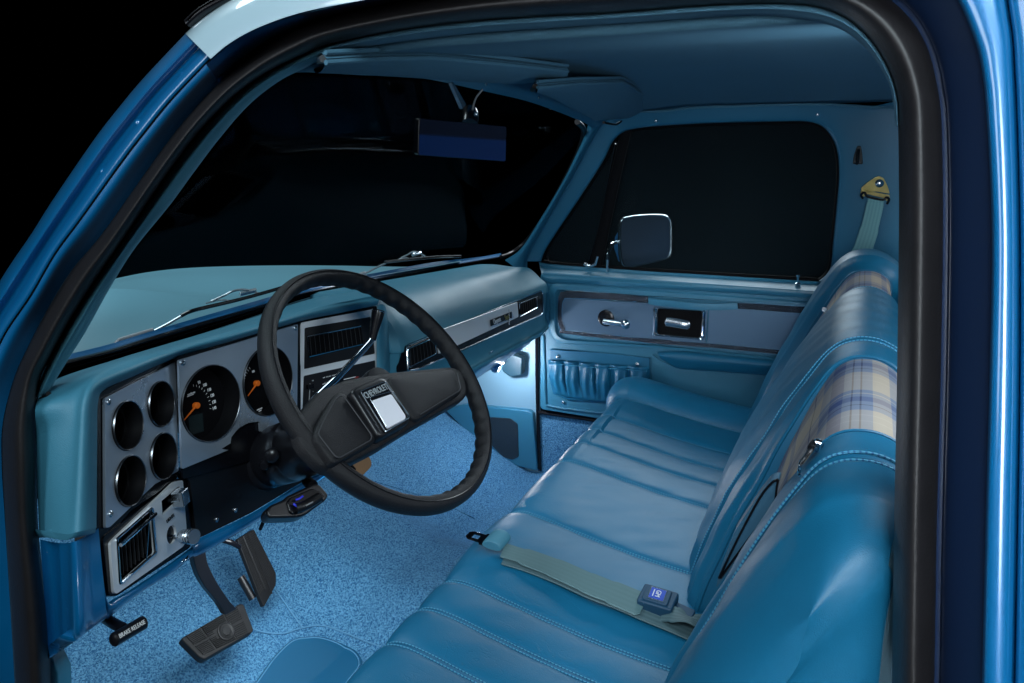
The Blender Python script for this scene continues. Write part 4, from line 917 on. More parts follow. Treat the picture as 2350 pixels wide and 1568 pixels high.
# painted lower edge of the dash
t_ = [(92,1238),(130,1246),(168,1244),(205,1226),(226,1212)]; b_l = [(112,1512),(140,1494),(175,1470),(215,1440),(245,1419)]
def LD(k, p, o=0.0):
    return PX(*p, (.010, .020)[min(k, 1)]) if k < 2 else FL_.hit(*p, .004+o)
r0 = [LD(k, p) for k, p in enumerate(t_)]; r1 = [LD(k, p, .01) for k, p in enumerate(lp2(t_, b_l, .5))]; r2 = [LD(k, p, .012) for k, p in enumerate(lp2(t_, b_l, .88))]; r3 = [LD(k, p) for k, p in enumerate(b_l)]
r4 = [p+V((0, .03, -.004)) for p in r3]
mloft('lower_dash', [r0, r1, r2, r3, r4], paint, dash, k=6)
tpt = [(226,1212),(240,1368),(266,1372),(350,1320),(436,1259),(450,1240),(576,1179),(684,1113),(735,1085)]
bpt = [(245,1419),(262,1408),(324,1360),(396,1315),(439,1280),(470,1268),(600,1190),(700,1122),(752,1092)]
fr2 = [FL_]*5+[FM]*4
mloft('lower_dash', [[f.hit(u, v, .001) for f, (u, v) in zip(fr2, tpt)], [f.hit(u, v, .006) for f, (u, v) in zip(fr2, lp2(tpt, bpt, .35))], [f.hit(u, v, .006) for f, (u, v) in zip(fr2, lp2(tpt, bpt, .8))], [f.hit(u, v, -.004) for f, (u, v) in zip(fr2, bpt)], [f.hit(u, v, -.03) for f, (u, v) in zip(fr2, bpt)]], paint, dash, k=6)
tube('latch_clip', [FL_.hit(418, 1290, .012), FL_.hit(428, 1283, .016), FL_.hit(432, 1278, .012)], .0022, chrome, dash, k=3)
# glove box underside, curved painted metal
gx = [.86, 1.0, 1.2, 1.4, 1.5]
gpr = [(.868, .450), (.868, .425), (.90, .385), (.95, .345), (1.02, .325), (1.10, .33)]
mgrid('glove_box_panel', [[V((x, y, z+.01*(x-.86))) for y, z in gpr] for x in gx], mat('lower_paint', (0.0, 0.09, .30), .3, coat=.6, var=.1), dash)
p = PY(1117, 805, .872); Fgl = Frame(p, (0, -1, -.25), (1, 0, 0))
gl = lathe('glove_box_latch', Fgl, [(.012, -.004), (.013, .003), (.011, .006), (.008, .007), (1e-5, .007)], chrome, dash, seg=24)
slab('latch_thumb', [Fgl.P(x, y, .014) for x, y in ((-.009, -.003), (.009, -.003), (.009, .003), (-.009, .003))], .01, chrome, gl, n=Fgl.n, bevel=.001)
tube('harness_cover', [V((1.30, .93, .37)), V((1.34, .95, .345)), V((1.40, .97, .35))], .014, mat('lower_paint', (0,0,0)), dash, k=3)

# ================================================================== COURTESY LAMP
LP_ = PX(1150, 832, 1.43)
cl = thing('courtesy_lamp', 'small glowing white lamp under the passenger end of the dashboard', 'lamp', LP_)
Fc = Frame(LP_, (0, -.25, -1), (1, 0, 0))
lathe('lamp_base', Fc, [(1e-5, -.012), (.018, -.012), (.020, -.004), (.016, 0)], chrome_r, cl, seg=20)
lathe('lamp_lens', Fc, [(.008, -.002), (.009, .002), (.006, .005), (1e-5, .006)], lens, cl, seg=20)

# ================================================================== STEERING COLUMN AND WHEEL
WT = .74; FW = Frame((.389, .677, .621), (0, -cos(WT), sin(WT)), (1, 0, 0))
colm = thing('steering_column', 'black steering column with chrome gear lever and hazard knob, entering the dashboard', 'steering column', (.389, .86, .45))
C1 = PX(590, 1061, .389); C2 = PX(700, 1024, .389); CA = (C2-C1).normalized(); FC = Frame(C1, CA, (1, 0, 0)); LC = (FW.P(0, 0, -.055)-C1).dot(CA)
lathe('column_tube', FC, [(.042, -.06), (.045, .0), (.049, .004), (.0495, .030), (.0475, .034), (.0475, .037), (.0495, .040), (.051, .085), (.0495, .088), (.0495, .093), (.0505, .096), (.049, LC*.62), (.036, LC*.8), (.03, LC*.9)], colb, colm, seg=64)
lathe('column_bell', FC, [(.0465, .012), (.052, .010), (.0545, .004), (.056, -.006), (.060, -.03), (.072, -.06), (.082, -.09)], black, colm, seg=64)
pass
def CQ(X, Y): return (413.6+.1978*X, 893+.1978*Y)
kb_ = PX(*CQ(1080, 740), .335); lathe('hazard_knob', Frame(kb_, (-.80, -.58, .12)), [(1e-5, -.02), (.006, -.02), (.006, .004), (.0105, .006), (.0115, .010), (.0105, .020), (.0065, .023), (1e-5, .023)], colb, colm, seg=22)
kb_ = PX(*CQ(1000, 830), .340); lathe('tilt_lever', Frame(kb_, (-.85, -.5, -.1)), [(1e-5, -.02), (.0045, -.02), (.0045, .006), (.008, .008), (.0085, .016), (.006, .02), (1e-5, .02)], colb, colm, seg=20)
gp0 = PY(700, 950, .79)
YL = .765
gpts = [gp0, PY(722, 917, YL), PY(770, 871, YL), PY(816, 823, YL), PY(848, 788, YL), PY(856, 776, YL)]
glv = tube('gear_lever', gpts, [.0068, .0062, .0056, .0052, .0050, .0048], chrome, colm, seg=14)
k0 = PY(855, 778, YL); k1 = PY(869, 712, YL); Fk = Frame(k0, k1-k0); L_ = (k1-k0).length
lathe('gear_knob', Fk, [(1e-5, -.002), (.0062, -.002), (.0066, .002), (.0078, L_*.3), (.0098, L_*.62), (.0112, L_*.86), (.0112, L_*.97), (.0095, L_), (1e-5, L_+.0015)], blackg, glv, seg=28)
tube('knob_ring', [k0.lerp(k1, .95)+Fk.ex*.0113*cos(t)+Fk.ey*.0113*sin(t) for t in [i*pi/12 for i in range(24)]], .0005, chrome, glv, seg=4, closed=True)

wheel = thing('steering_wheel', 'black leather-look steering wheel with one wide spoke and a silver horn plate', 'steering wheel', FW.o)
Rw = .2045; rows = []; NW = 220
for i in range(NW):
    a = 2*pi*i/NW; rr = .0138; rows.append([])
    onb = (-.72*pi < a-0 or True)
    for k in range(18):
        b = 2*pi*k/18; rad = rr
        # finger grips on the inner lower side of the rim
        da = a % (2*pi); s = 0
        inn = max(0, -cos(b)); fr_ = 1.0 if (da < .26*pi or da > 1.42*pi or (.26*pi < da < .36*pi)) else .25
        s = .0023*inn**1.6*(cos(da*46)-.3)*fr_
        rad = rr*(1+.06*abs(sin(b))) + s - .0007*(abs(sin(b-.9)) > .995)
        rows[-1].append(FW.P((Rw+cos(b)*rad*.92)*cos(a), (Rw+cos(b)*rad*.92)*sin(a), sin(b)*rad*1.1))
vs, fs = grid(rows, closed_u=True, closed_v=True); MS('rim', vs, fs, wheelm, wheel)
tube('rim_seam', [FW.P((Rw+.002)*cos(t), (Rw+.002)*sin(t), .0165) for t in [2*pi*i/160 for i in range(160)]], .0008, blackg, wheel, seg=5, closed=True)
def WZ(pts, off, r=.004): return roundpoly([FW.hit(*zC(*p), off) for p in pts], r)
def pad(name, pts, off, depth, mt, r=.01, bev=.006, dome=.004):
    lp = WZ(pts, off, r); c = sum(lp, V())/len(lp); lp = resamp(lp+[lp[0]], 91, False)[:-1]; n = FW.n
    rows = [[p-n*depth for p in lp], [p-n*bev*.8 for p in lp], [p.lerp(c, .02)-n*bev*.25 for p in lp], [p.lerp(c, .06) for p in lp]]+[[p.lerp(c, t)+n*dome*(1-(1-t)**2) for p in lp] for t in (.15, .35, .6, .85)]
    vs, fs = grid(rows, closed_u=True); fs.append(tuple(range(len(vs)-90, len(vs)))); return MS(name, vs, fs, mt, wheel)
body = [(318,1100),(470,920),(640,850),(860,812),(1100,788),(1330,768),(1398,800),(1428,930),(1400,975),(1060,1165),(860,1290),(580,1430),(500,1400),(360,1260)]
pad('spoke', body, .010, .020, wheelm, .012, .008, .003)
lpd = pad('pad_cover', [(435,1215),(470,1130),(560,965),(598,930),(640,945),(700,1030),(832,1205),(830,1252),(590,1388),(560,1380)], .022, .014, wheelm, .008, .005, .004)
rpd = pad('pad_cover', [(905,843),(960,820),(1300,790),(1335,795),(1385,900),(1380,935),(1105,1112),(1070,1100),(1000,1010)], .020, .014, wheelm, .010, .005, .004)
hpd = pad('horn_button', [(672,930),(700,905),(862,838),(900,850),(1052,1080),(1045,1130),(880,1222),(848,1215)], .030, .022, black, .008, .005, .001)
for o_, pts in ((lpd, [(462,1205),(492,1130),(570,988),(600,958),(630,968),(690,1050),(805,1212),(800,1240),(600,1355),(570,1345)]), (rpd, [(1350,815),(1372,905),(1365,925),(1110,1080)])):
    P_ = WZ(pts, .0265 if o_ is lpd else .0245, .004) if o_ is lpd else [FW.hit(*zC(*p), .0240) for p in pts]
    tube('pad_seam', P_, .0009, thread_dk, o_, seg=5, closed=o_ is lpd)
frp = WZ([(730,930),(888,868),(1040,1083),(1042,1100),(893,1188),(885,1180)], .0335, .003)
em = slab('horn_emblem', frp, .003, blackg, hpd, n=FW.n, bevel=.0006)
wheel_em = hpd
tube('emblem_rim', [p+FW.n*.0005 for p in frp], .0009, chrome_r, hpd, seg=6, closed=True)
tube('emblem_rim', [p+FW.n*.0006 for p in WZ([(793,980),(795,968),(935,930),(1032,1078),(1030,1100),(905,1165),(897,1160)], .034, .003)], .0005, chrome_r, hpd, seg=5, closed=True)
hp1 = WZ([(808,988),(930,946),(1022,1085),(1020,1108),(905,1168)], .0350, .003)
slab('emblem_plate', hp1, .003, plate, hpd, n=FW.n, bevel=.0008)
c0 = FW.hit(*zC(768, 958), .0345); c1 = FW.hit(*zC(893, 903), .0345); cm = c0.lerp(c1, .5)
text('emblem_lettering', 'CHEVROLET', cm, c1-c0, FW.n, .0098, mat('letter_silver', (.42, .47, .5), .4, metal=.3), hpd, stretch=(c1-c0).length/.0665)
lathe('hub', FW, [(1e-5, .0), (.028, -.002), (.030, -.012), (.028, -.045), (.026, -.06)], black, wheel, seg=48)

# ================================================================== BENCH SEAT
bench = thing('bench_seat', 'blue vinyl bench seat with channelled cushion and plaid cloth panels in its backrest', 'bench seat', (.75, .25, .05))
SEAM = [.035, .14, .25, .335, .414, .66, .905, 1.015, 1.105, 1.205, 1.335, 1.475]
cyp = [(.585, .02), (.592, .12), (.600, .20), (.606, .255), (.603, .285), (.588, .306), (.560, .313), (.52, .309), (.47, .299), (.40, .286), (.33, .275), (.25, .267), (.17, .262), (.12, .26)]
cyd = dens([V((0, a, b)) for a, b in cyp], 7)
def puff(x, s):
    """height of the upholstery between seams at x; s = 0 at the back .. 1 front"""
    for a, b in zip(SEAM, SEAM[1:]):
        if a <= x < b:
            t = (x-a)/(b-a); w_ = b-a
            e = min(t, 1-t)*w_
            g = 1-math.exp(-e/.006)
            h = .0065*g+.0035*sin(pi*t)**.6+.002*(t-.5)
            if a > 1.3: h += .030*sin(pi*min(1, t*1.02))**.55
            if .40 < a < .42: h += .006*sin(pi*t)
            return h
    return 0
def sag(x): return -.008*math.exp(-((x-1.15)/.15)**2)
vsr = []
nx = 560
for j, q in enumerate(cyd):
    t = (cyd[min(j+1, len(cyd)-1)]-cyd[max(j-1, 0)]).normalized(); n_ = V((0, -t.z, t.y)); n_ = -n_ if n_.y*.3+n_.z < 0 and q.z > .29 else n_
    n_ = V((0, t.z, -t.y)); row = []
    if n_.dot(V((0, 1, .6))) < 0: n_ = -n_
    for i in range(nx):
        x = .036+1.444*i/(nx-1); h = puff(x, 0)-.009+sag(x)*(1 if q.y < .56 else 0)
        if q.z > .27 and q.y < .58: h += .0007*sin(x*60+q.y*31)*sin(q.y*47+x*13)+.0003*sin(x*140+q.y*80)*sin(q.y*23)
        e = max(0, x-1.445)/.035+max(0, .075-x)/.04; row.append(V((x, q.y-.02*e*e*(q.y > .5), q.z-.05*e*e))+n_*h)
    vsr.append(row)
vs, fs = grid(vsr); cushion = MS('cushion', vs, fs, leather, bench)
def cz(x, y):
    """height of the cushion at x, y (top side)"""
    best = .26
    for a, b in zip(cyd, cyd[1:]):
        if a.z > .25 and b.y <= y <= a.y: best = a.z+(b.z-a.z)*(a.y-y)/max(1e-6, a.y-b.y); break
    return best+puff(x, 0)-.009+sag(x)
def seam_path(x, off=0.0, up=.0008):
    P_ = []
    for q in cyd[12::2]:
        j = cyd.index(q); t = (cyd[min(j+1, len(cyd)-1)]-cyd[max(j-1, 0)]).normalized(); n_ = V((0, t.z, -t.y))
        if n_.dot(V((0, 1, .6))) < 0: n_ = -n_
        P_.append(V((x+off, q.y, q.z))+n_*(puff(x+off, 0)-.009+up+sag(x)*(1 if q.y < .56 else 0)))
    return P_
for x in SEAM[2:-1]:
    for o_ in ((-.0045, .0045) if x < .95 else (-.004,)):
        tube('seam', seam_path(x, o_), .0010, thread, cushion, seg=5)
# backrest
bp_ = [(.262, .14), (.266, .20), (.262, .25), (.250, .30), (.230, .355), (.195, .442), (.153, .514), (.123, .567), (.095, .612), (.067, .652), (.040, .685), (.012, .700), (-.020, .701), (-.050, .686), (-.062, .660), (-.054, .62), (-.022, .56), (.028, .47), (.088, .36), (.12, .28)]
bpd = dens([V((0, a, b)) for a, b in bp_], 7)
KX = [(.0, -.016), (.036, -.016), (.11, -.013), (.165, -.017), (.172, -.026), (.180, -.030), (.186, -.022), (.21, -.017), (.245, -.020), (.252, -.030), (.262, -.032), (.40, -.032), (.53, -.032), (.542, -.034), (.548, -.022), (.57, -.012), (.60, -.008), (.622, -.012), (.630, -.017), (.638, -.006), (.70, .004), (.85, .006), (1.0, .002), (1.05, -.008), (1.07, -.02), (1.08, -.030), (1.2, -.030), (1.282, -.028), (1.288, -.018), (1.31, -.004), (1.36, .004), (1.41, 0), (1.44, -.012), (1.458, -.03)]
def kx(x):
    for (a, f), (b, g) in zip(KX, KX[1:]):
        if a <= x <= b:
            t = (x-a)/(b-a); t = t*t*(3-2*t); return f+(g-f)*t
    return KX[-1][1]
bn = []
for j, q in enumerate(bpd):
    t = (bpd[min(j+1, len(bpd)-1)]-bpd[max(j-1, 0)]).normalized(); n_ = V((0, t.z, -t.y)); bn.append(n_)
for k, n_ in enumerate(bn):
    if n_.dot(V((0, 1, .4))) < 0 and bpd[k].y > -.03: bn[k] = -n_
def BP(x, j, up=0.0):
    q = bpd[j]; f = kx(x); top = min(1, max(0, (q.z-.45)/.25)); f2 = f*(1.3-1.05*top)
    if .24 < x < .545: f2 -= .012*(1-top)
    if x > 1.288: f2 += .024*top*min(1, (x-1.288)/.04)
    w_ = .0012*sin(x*70+q.z*30)*sin(q.z*50+x*20) if f > -.02 else .0006*sin(x*50)*sin(q.z*60)
    e = max(0, x-1.43)/.03; e0 = max(0, .06-x)/.03 if x > 0 else 0
    c = V((x, -.0, .40)); p = V((x, q.y, q.z))+bn[j]*(f2+w_+up)
    if .03 <= x < .135:
        k_ = 1-sqrt(max(0, 1-((.135-x)/.105)**2)); p += bn[j]*(-.046*k_)
    if e > 0: p.y = p.y*(1-.22*e)-.0*e; p.z = p.z-.035*e*max(0, (p.z-.3)/.4)
    return p
def back_strip(name, x0, x1, step, mt, par, up=0.0, uvf=False, jr=None):
    n = max(2, int((x1-x0)/step)+1); js = range(*(jr or (0, len(bpd)))); rows = []; uv = []; s = 0
    for c, j in enumerate(js):
        if c: s += (bpd[j]-bpd[j-1]).length
        rows.append([BP(x0+(x1-x0)*i/(n-1), j, up) for i in range(n)]); uv += [(x0+(x1-x0)*i/(n-1), s) for i in range(n)]
    vs, fs = grid(rows); return MS(name, vs, fs, mt, par, uvs=uv)
colx = [.036+(.252-.036)*i/54 for i in range(55)]; rows = []; NJ = len(bpd)
mids = [BP(.036, j).lerp(BP(.036, NJ-1-j), .5) for j in range(NJ)]
jc = max((j for j in range(NJ//2) if mids[j].z < .625), default=0)
for j in range(NJ):
    r_ = []
    for t in (1, .8, .6, .45, .3, .2, .1, .04):
        a = BP(.036, j); q = a.lerp(mids[min(j, jc) if j < NJ//2 else max(j, NJ-1-jc)], t); q.x = .036-.014*sin(t*pi/2); r_.append(q)
    rows.append(r_+[BP(x, j) for x in colx])
vs, fs = grid(rows); backrest = MS('backrest', vs, fs, leather_dark, bench)
bm = bmesh.new(); bm.from_mesh(backrest.data); xb = BASE[backrest].x; sel = [v for v in bm.verts if v.co.x+xb < .095 and not v.is_boundary]
for _ in range(120): bmesh.ops.smooth_vert(bm, verts=sel, factor=.5, use_axis_x=True, use_axis_y=True, use_axis_z=True)
bm.to_mesh(backrest.data); bm.free()
vs = []; 
for (a, b) in ((.543, 1.083), (1.283, 1.458)):
    back_strip('backrest_section', a, b, .004, leather_dark, backrest)
for (a, b) in ((.252, .543), (1.083, 1.283)):
    back_strip('plaid_panel', a, b, .005, plaid, backrest)
jend = len(bpd)
# end cap of the backrest (far end) and near end
for x in (1.458,):
    lp = [BP(x, j) for j in range(0, jend, 3)]; MS('backrest_side', lp, [tuple(range(len(lp)))], leather_dark, backrest, smooth=False)
def bseam(x, up=.001, r=.0011, a=18, b=None, mt=None, nm='seam', off=0): return tube(nm, [BP(x, j, up) for j in range(a, b or len(bpd)-20, 2)], r, mt or thread, backrest, seg=5)
bseam(.171, .0014, .0014); bseam(.188, .0014, .0014)
bseam(.180, .0005, .0014, mt=leather_dark)
bseam(.624); bseam(.637)
bseam(1.286, up=.0005, mt=leather_dark); bseam(1.079, up=.001)
tube('welt', [BP(.545, j, .0015) for j in range(14, len(bpd)-20, 2)], .0022, leather_dark, backrest, seg=7)
tube('welt', [BP(.251, j, .0015) for j in range(14, len(bpd)-20, 2)], .0022, leather_dark, backrest, seg=7)
# plastic hinge cover with slots on the driver's side of the seat
def seat_hit(u, v, o=0.0):
    def f(p):
        if p.z > .69 or p.z < .1: return p.y+5
        yy = None
        for a, b in zip(bpd, bpd[1:]):
            if min(a.z, b.z) <= p.z <= max(a.z, b.z) and a.y > -.03:
                t = (p.z-a.z)/(b.z-a.z+1e-9); yy = a.y+(b.y-a.y)*t; break
        return p.y-(yy if yy is not None else 0)-kx(p.x)*.9-o
    return HF(u, v, f, .3, 3, 300)
hc_pts = [zG(700,190), zG(690,240), zG(640,440), zG(400,760), zG(270,930), zG(290,830), zG(400,540), zG(560,300), zG(640,200)]
xh = .30
hcl = [PX(u, v, xh) for u, v in hc_pts]
hcov = slab('hinge_cover', roundpoly(hcl, .004), .02, mat('slate_plastic', (.028, .095, .16), .5, bump=.3, bscale=700), bench, n=(-1, 0, 0), bevel=.004)
for pts in ([zG(690,195), zG(640,225), zG(560,330), zG(420,590), zG(290,860)], [zG(690,200), zG(680,250), zG(672,330)], [zG(615,440), zG(520,560), zG(400,720), zG(300,860)]):
    tube('cover_slot', [PX(u, v, xh-.001) for u, v in pts], .0014, blackg, hcov, seg=6, k=4)
# hanger strap and chrome catch on the plaid cloth
ht = thing('belt_guide', 'small dark strap with chrome catch lying on the plaid cloth of the backrest', 'strap', BP(.46, 60))
def PGp(u, v, o=.012): return seat_hit(u, v, o)
q_ = [PGp(*zE(775,1262), .014), PGp(*zE(740,1300), .016), PGp(*zE(700,1350), .014), PGp(*zE(665,1400), .012)]
ribbon('strap', q_, (1, 0, .0), .012, .002, black, ht, k=4)
tube('chrome_catch', [PGp(*zE(755,1262), .016), PGp(*zE(775,1250), .022), PGp(*zE(792,1262), .018)], .0032, chrome, ht, k=4, seg=8)
tube('chrome_catch', [PGp(*zE(780,1268), .018), PGp(*zE(770,1305), .018)], .0030, chrome, ht, k=0, seg=8)
tube('wire_hook', [PGp(*zE(668,1375), .014), PGp(*zE(660,1420), .018), PGp(*zE(655,1455), .014), PGp(*zE(664,1470), .012)], .0018, chrome, ht, k=4, seg=8)
ht2 = thing('release_catch', 'tiny white catch at the inner edge of the far plaid panel', 'catch', BP(1.10, 60))
lathe('catch_button', Frame(PX(*zE(820,410), 1.07), (-1, .3, .3)), [(1e-5, -.004), (.005, -.004), (.005, .003), (.003, .005), (1e-5, .005)], mat('catch_white', (.6, .65, .7), .3), ht2, seg=14)

# ================================================================== LAP BELT ON THE CUSHION
def CU(u, v, o=0.0):
    return HF(u, v, lambda p: p.z-cz(p.x, min(.6, max(.13, p.y)))-o, .5, 2.4, 240)
def CUf(X, Y, o=0.0): return CU(*zF(X, Y), o)
lb = thing('lap_belt', 'grey-green lap belt lying across the cushion with blue tongue cover and buckle', 'seat belt', CUf(1400, 850))
up_ = [(940,625),(1100,672),(1330,762),(1550,850),(1700,905),(1880,975)]; lo_ = [(868,718),(1010,778),(1200,862),(1420,975),(1600,1065),(1830,1120)]
Pm = []; Wd = []; Wl = []
for k, (a, b) in enumerate(zip(up_, lo_)):
    h = (.012, .010, .012, .016, .013, .018)[k]; A = CUf(*a, h); B = CUf(*b, h*.6); Pm.append(A.lerp(B, .5)); Wd.append(A-B); Wl.append((A-B).length*.93)
for k, q in enumerate(Pm): q.z = max(cz(q.x, q.y)+.002, Pm[0].z+(Pm[-1].z-Pm[0].z)*k/5)
Wd = [(a-b).normalized()*(a-b).length for a, b in [(w_ if abs(w_.z) < .004 else V((w_.x, w_.y, .004)), V()) for w_ in Wd]]
ribbon('belt_webbing', Pm, Wd, Wl, .0016, webbing, lb, k=6)
Ql = [V((p.x-.003, p.y-.005, max(cz(p.x, p.y)+.0015, p.z-.006))) for p in Pm]+[CUf(2060, 1160, .006), CUf(2180, 1212, .005), CUf(2320, 1268, .003)]
ribbon('belt_webbing', Ql, list(Wd)+[Wd[-1]]*3, .044, .0014, webbing_dk, lb, k=6)
ribbon('belt_webbing', [CUf(1985, 1095, .012), CUf(2070, 1110, .020), CUf(2160, 1140, .020), CUf(2260, 1180, .012)], [V((Wd[-1].x, Wd[-1].y, .02)), Wd[-1], V((Wd[-1].x, Wd[-1].y, -.015)), Wd[-1]], [.030, .036, .040, .042], .0016, webbing_dk, lb, k=6)
# tongue cover: half-rolled plastic sleeve with the metal latch plate
A0, A1 = CUf(862, 700, .006), CUf(925, 565, .012); B0 = CUf(790, 660, .006)
ax = (A1-A0)*.5; mid = CUf(868, 628, .012); dirb = (Pm[0]-Pm[1]).normalized(); wv = Wd[0].normalized(); nn = dirb.cross(wv); nn = nn if nn.z > 0 else -nn
hw = Wl[0]*.54; rows = []
for t in [i/8 for i in range(9)]:
    s = -hw+2*hw*t; row = []
    e = .94 if t in (0, 1) else 1
    for k in range(20):
        a = 2*pi*k/20; hx = .017*cos(a)*e; hz2 = (.0125 if sin(a) > 0 else .005)*sin(a)*e
        row.append(mid+wv*s+dirb*(hx+.002)+nn*(hz2+.004))
    rows.append(row)
vs, fs = grid(rows, closed_u=True); fs += [tuple(range(20)), tuple(range(len(vs)-20, len(vs)))]
tcv = MS('tongue_cover', vs, fs, tongue_m, lb, bevel=.001)
lt0 = mid+dirb*.012-wv*.002; 
lpo = [lt0+dirb*x+wv*y+nn*.003 for x, y in ((-.004, -.015), (.012, -.015), (.014, -.011), (.034, -.011), (.040, -.006), (.040, .006), (.034, .011), (.014, .011), (.012, .015), (-.004, .015))]
lhole = [lt0+dirb*x+wv*y+nn*.003 for x, y in ((.019, -.005), (.030, -.005), (.030, .005), (.019, .005))]
slab('latch_plate', lpo, .002, mat('dark_chrome', (.10, .11, .12), .15, metal=1), lb, n=nn, holes=[lhole], bevel=.0006)
# buckle with square blue push button
bc = CUf(1945, 1030, .014); bd = (Pm[5]-Pm[3]); bd.z = 0; bd.normalize(); bw = V((0, 0, 1)).cross(bd).normalized(); bw = bw if bw.dot(Wd[5]) > 0 else -bw
nb_ = V((-.12, -.06, 1)).normalized(); Fbk = Frame(bc+V((0, 0, .012)), nb_, bd)
bl = 1
bk = slab('buckle', roundpoly([Fbk.P(x, y) for x, y in ((-.027, -.021), (.027, -.021), (.029, .021), (-.025, .021))], .005), .022, buckle_m, lb, n=Fbk.n, bevel=.003)
slab('button_bezel', roundpoly([Fbk.P(x, y, .0025) for x, y in ((-.020, -.017), (.019, -.017), (.019, .017), (-.020, .017))], .004), .004, buckle_m, bk, n=Fbk.n, bevel=.0015)
slab('push_button', [Fbk.P(x, y, .0032) for x, y in ((-.0125, -.0125), (.0125, -.0125), (.0125, .0125), (-.0125, .0125))], .002, chrome_r, bk, n=Fbk.n, bevel=.0004)
slab('button_emblem', [Fbk.P(x, y, .0037) for x, y in ((-.0112, -.0112), (.0112, -.0112), (.0112, .0112), (-.0112, .0112))], .001, logo_blue, bk, n=Fbk.n)
text('emblem_letters', 'GM', Fbk.P(.001, .0, .0040), -Fbk.ey, Fbk.n, .0078, white, bk, stretch=.9)
slab('emblem_underline', [Fbk.P(x, y, .0040) for x, y in ((-.0066, -.0075), (-.0052, -.0075), (-.0052, .0075), (-.0066, .0075))], .0004, white, bk, n=Fbk.n)
slab('buckle_stalk', roundpoly([Fbk.P(x, y, -.008) for x, y in ((.028, -.016), (.056, -.012), (.058, .004), (.028, .010))], .003), .012, buckle_m, bk, n=Fbk.n, bevel=.002)
# second buckle poking out of the seat crease
b2 = thing('stowed_buckle', 'dark buckle poking out of the crease beside the passenger backrest', 'buckle', CU(1662, 1128))
F2 = Frame(CU(1666, 1122, .018), (-.5, .3, .8), (.2, -.9, .2)); slab('buckle', roundpoly([F2.P(x, y) for x, y in ((-.022, -.014), (.022, -.014), (.022, .014), (-.022, .014))], .003), .03, buckle_m, b2, n=F2.n, bevel=.002)
tube('stalk', [CU(1672, 1150, .012), CU(1664, 1165, .014), CU(1668, 1185, .01)], .006, chrome_r, b2, k=3)

# ================================================================== PEDALS
def plate_frame(pts, y, tilt): 
    P_ = [PL(u, v, (0, -cos(tilt), sin(tilt)), (.5, y, .06)) for u, v in pts]; return P_, V((0, -cos(tilt), sin(tilt)))
bpz, bnn = plate_frame([(415,1465),(551,1385),(560,1386),(583,1446),(578,1452),(470,1514),(458,1508)], .985, .85)
brake = thing('brake_pedal', 'wide ribbed black rubber brake pedal on a curved black arm', 'pedal', bpz[0])
cb_ = sum(bpz, V())/len(bpz)
bpz = [cb_+(p-cb_)*1.0 for p in bpz]
pad_b = slab('pedal_pad', roundpoly(bpz, .006), .016, pedal_r, brake, n=bnn, bevel=.003)
e1 = (bpz[1]-bpz[0]).normalized(); e2 = bnn.cross(e1); Fp = Frame(cb_, bnn, e1)
if Fp.ey.z < 0 and False: pass
W2 = (bpz[1]-bpz[0]).length; H2 = (bpz[6]-bpz[0]).length
for i in range(15):
    if i == 7: continue
    t = (i+.7)/15.4
    a = (bpz[0]*.96+bpz[1]*.04).lerp(bpz[6]*.96+bpz[4]*.04, t); b = (bpz[0]*.05+bpz[1]*.95).lerp(bpz[6]*.05+bpz[4]*.95, t)
    for s0, s1 in ((.03, .27), (.30, .42) if 4 < i < 10 else (.30, .70), (.58, .70) if 4 < i < 10 else (.30, .70), (.73, .98)):
        if (s0, s1) == (.30, .70) and s0 == .30 and i % 1: continue
        tube('tread_rib', [a.lerp(b, s0)+bnn*.0006, a.lerp(b, s1)+bnn*.0006], .0013, pedal_r, pad_b, seg=5)
lathe('pedal_badge', Fp, [(.0165, -.001), (.0165, .0022), (.0145, .0028), (.013, .0015), (.0085, .0015), (.0075, .0025), (1e-5, .0028)], pedal_r, pad_b, seg=30)
arl = [zB(1232,640), zB(1238,700), zB(1262,785), zB(1305,865), zB(1360,935), zB(1400,985), zB(1440,1050)]; arr = [zB(1510,1010), zB(1468,965), zB(1425,905), zB(1375,825), zB(1335,745), zB(1318,690), zB(1312,640)]
aL = dens([PY(u, v, 1.0) for u, v in arl], 5); aR = dens([PY(u, v, 1.0) for u, v in arr], 5)
slab('pedal_arm', aL+aR, .012, black, brake, n=(0, -1, 0), bevel=.003)
# accelerator
ap, an = plate_frame([(545,1238),(583,1214),(634,1316),(634,1342),(606,1394),(596,1370)], 1.05, .45)
acc = thing('accelerator_pedal', 'tall narrow ribbed black accelerator pedal beside the brake pedal', 'pedal', ap[0])
apd = slab('pedal_pad', roundpoly(ap, .004), .010, pedal_r, acc, n=an, bevel=.002)
for s in (.30, .62):
    tube('tread_rib', [ap[0].lerp(ap[1], s)+an*.001, ap[4].lerp(ap[3], s*.95)+an*.001 if s > .5 else ap[5].lerp(ap[2], s)+an*.001], .0022, pedal_r, apd, seg=6)
for i in range(26):
    t = (i+1)/27; a = ap[0].lerp(ap[5], t); b = ap[1].lerp(ap[2], t); tube('tread_rib', [a.lerp(b, .05)+an*.0004, a.lerp(b, .95)+an*.0006], .0013, pedal_r, apd, seg=4)
tube('pedal_arm', [PY(512, 1240, 1.07), PY(530, 1245, 1.06), PY(550, 1255, 1.055)], .005, blackg, acc, k=4)
tube('pedal_arm', [ap[5]-an*.02, ap[5].lerp(ap[0], .4)-an*.03], .008, black, acc)
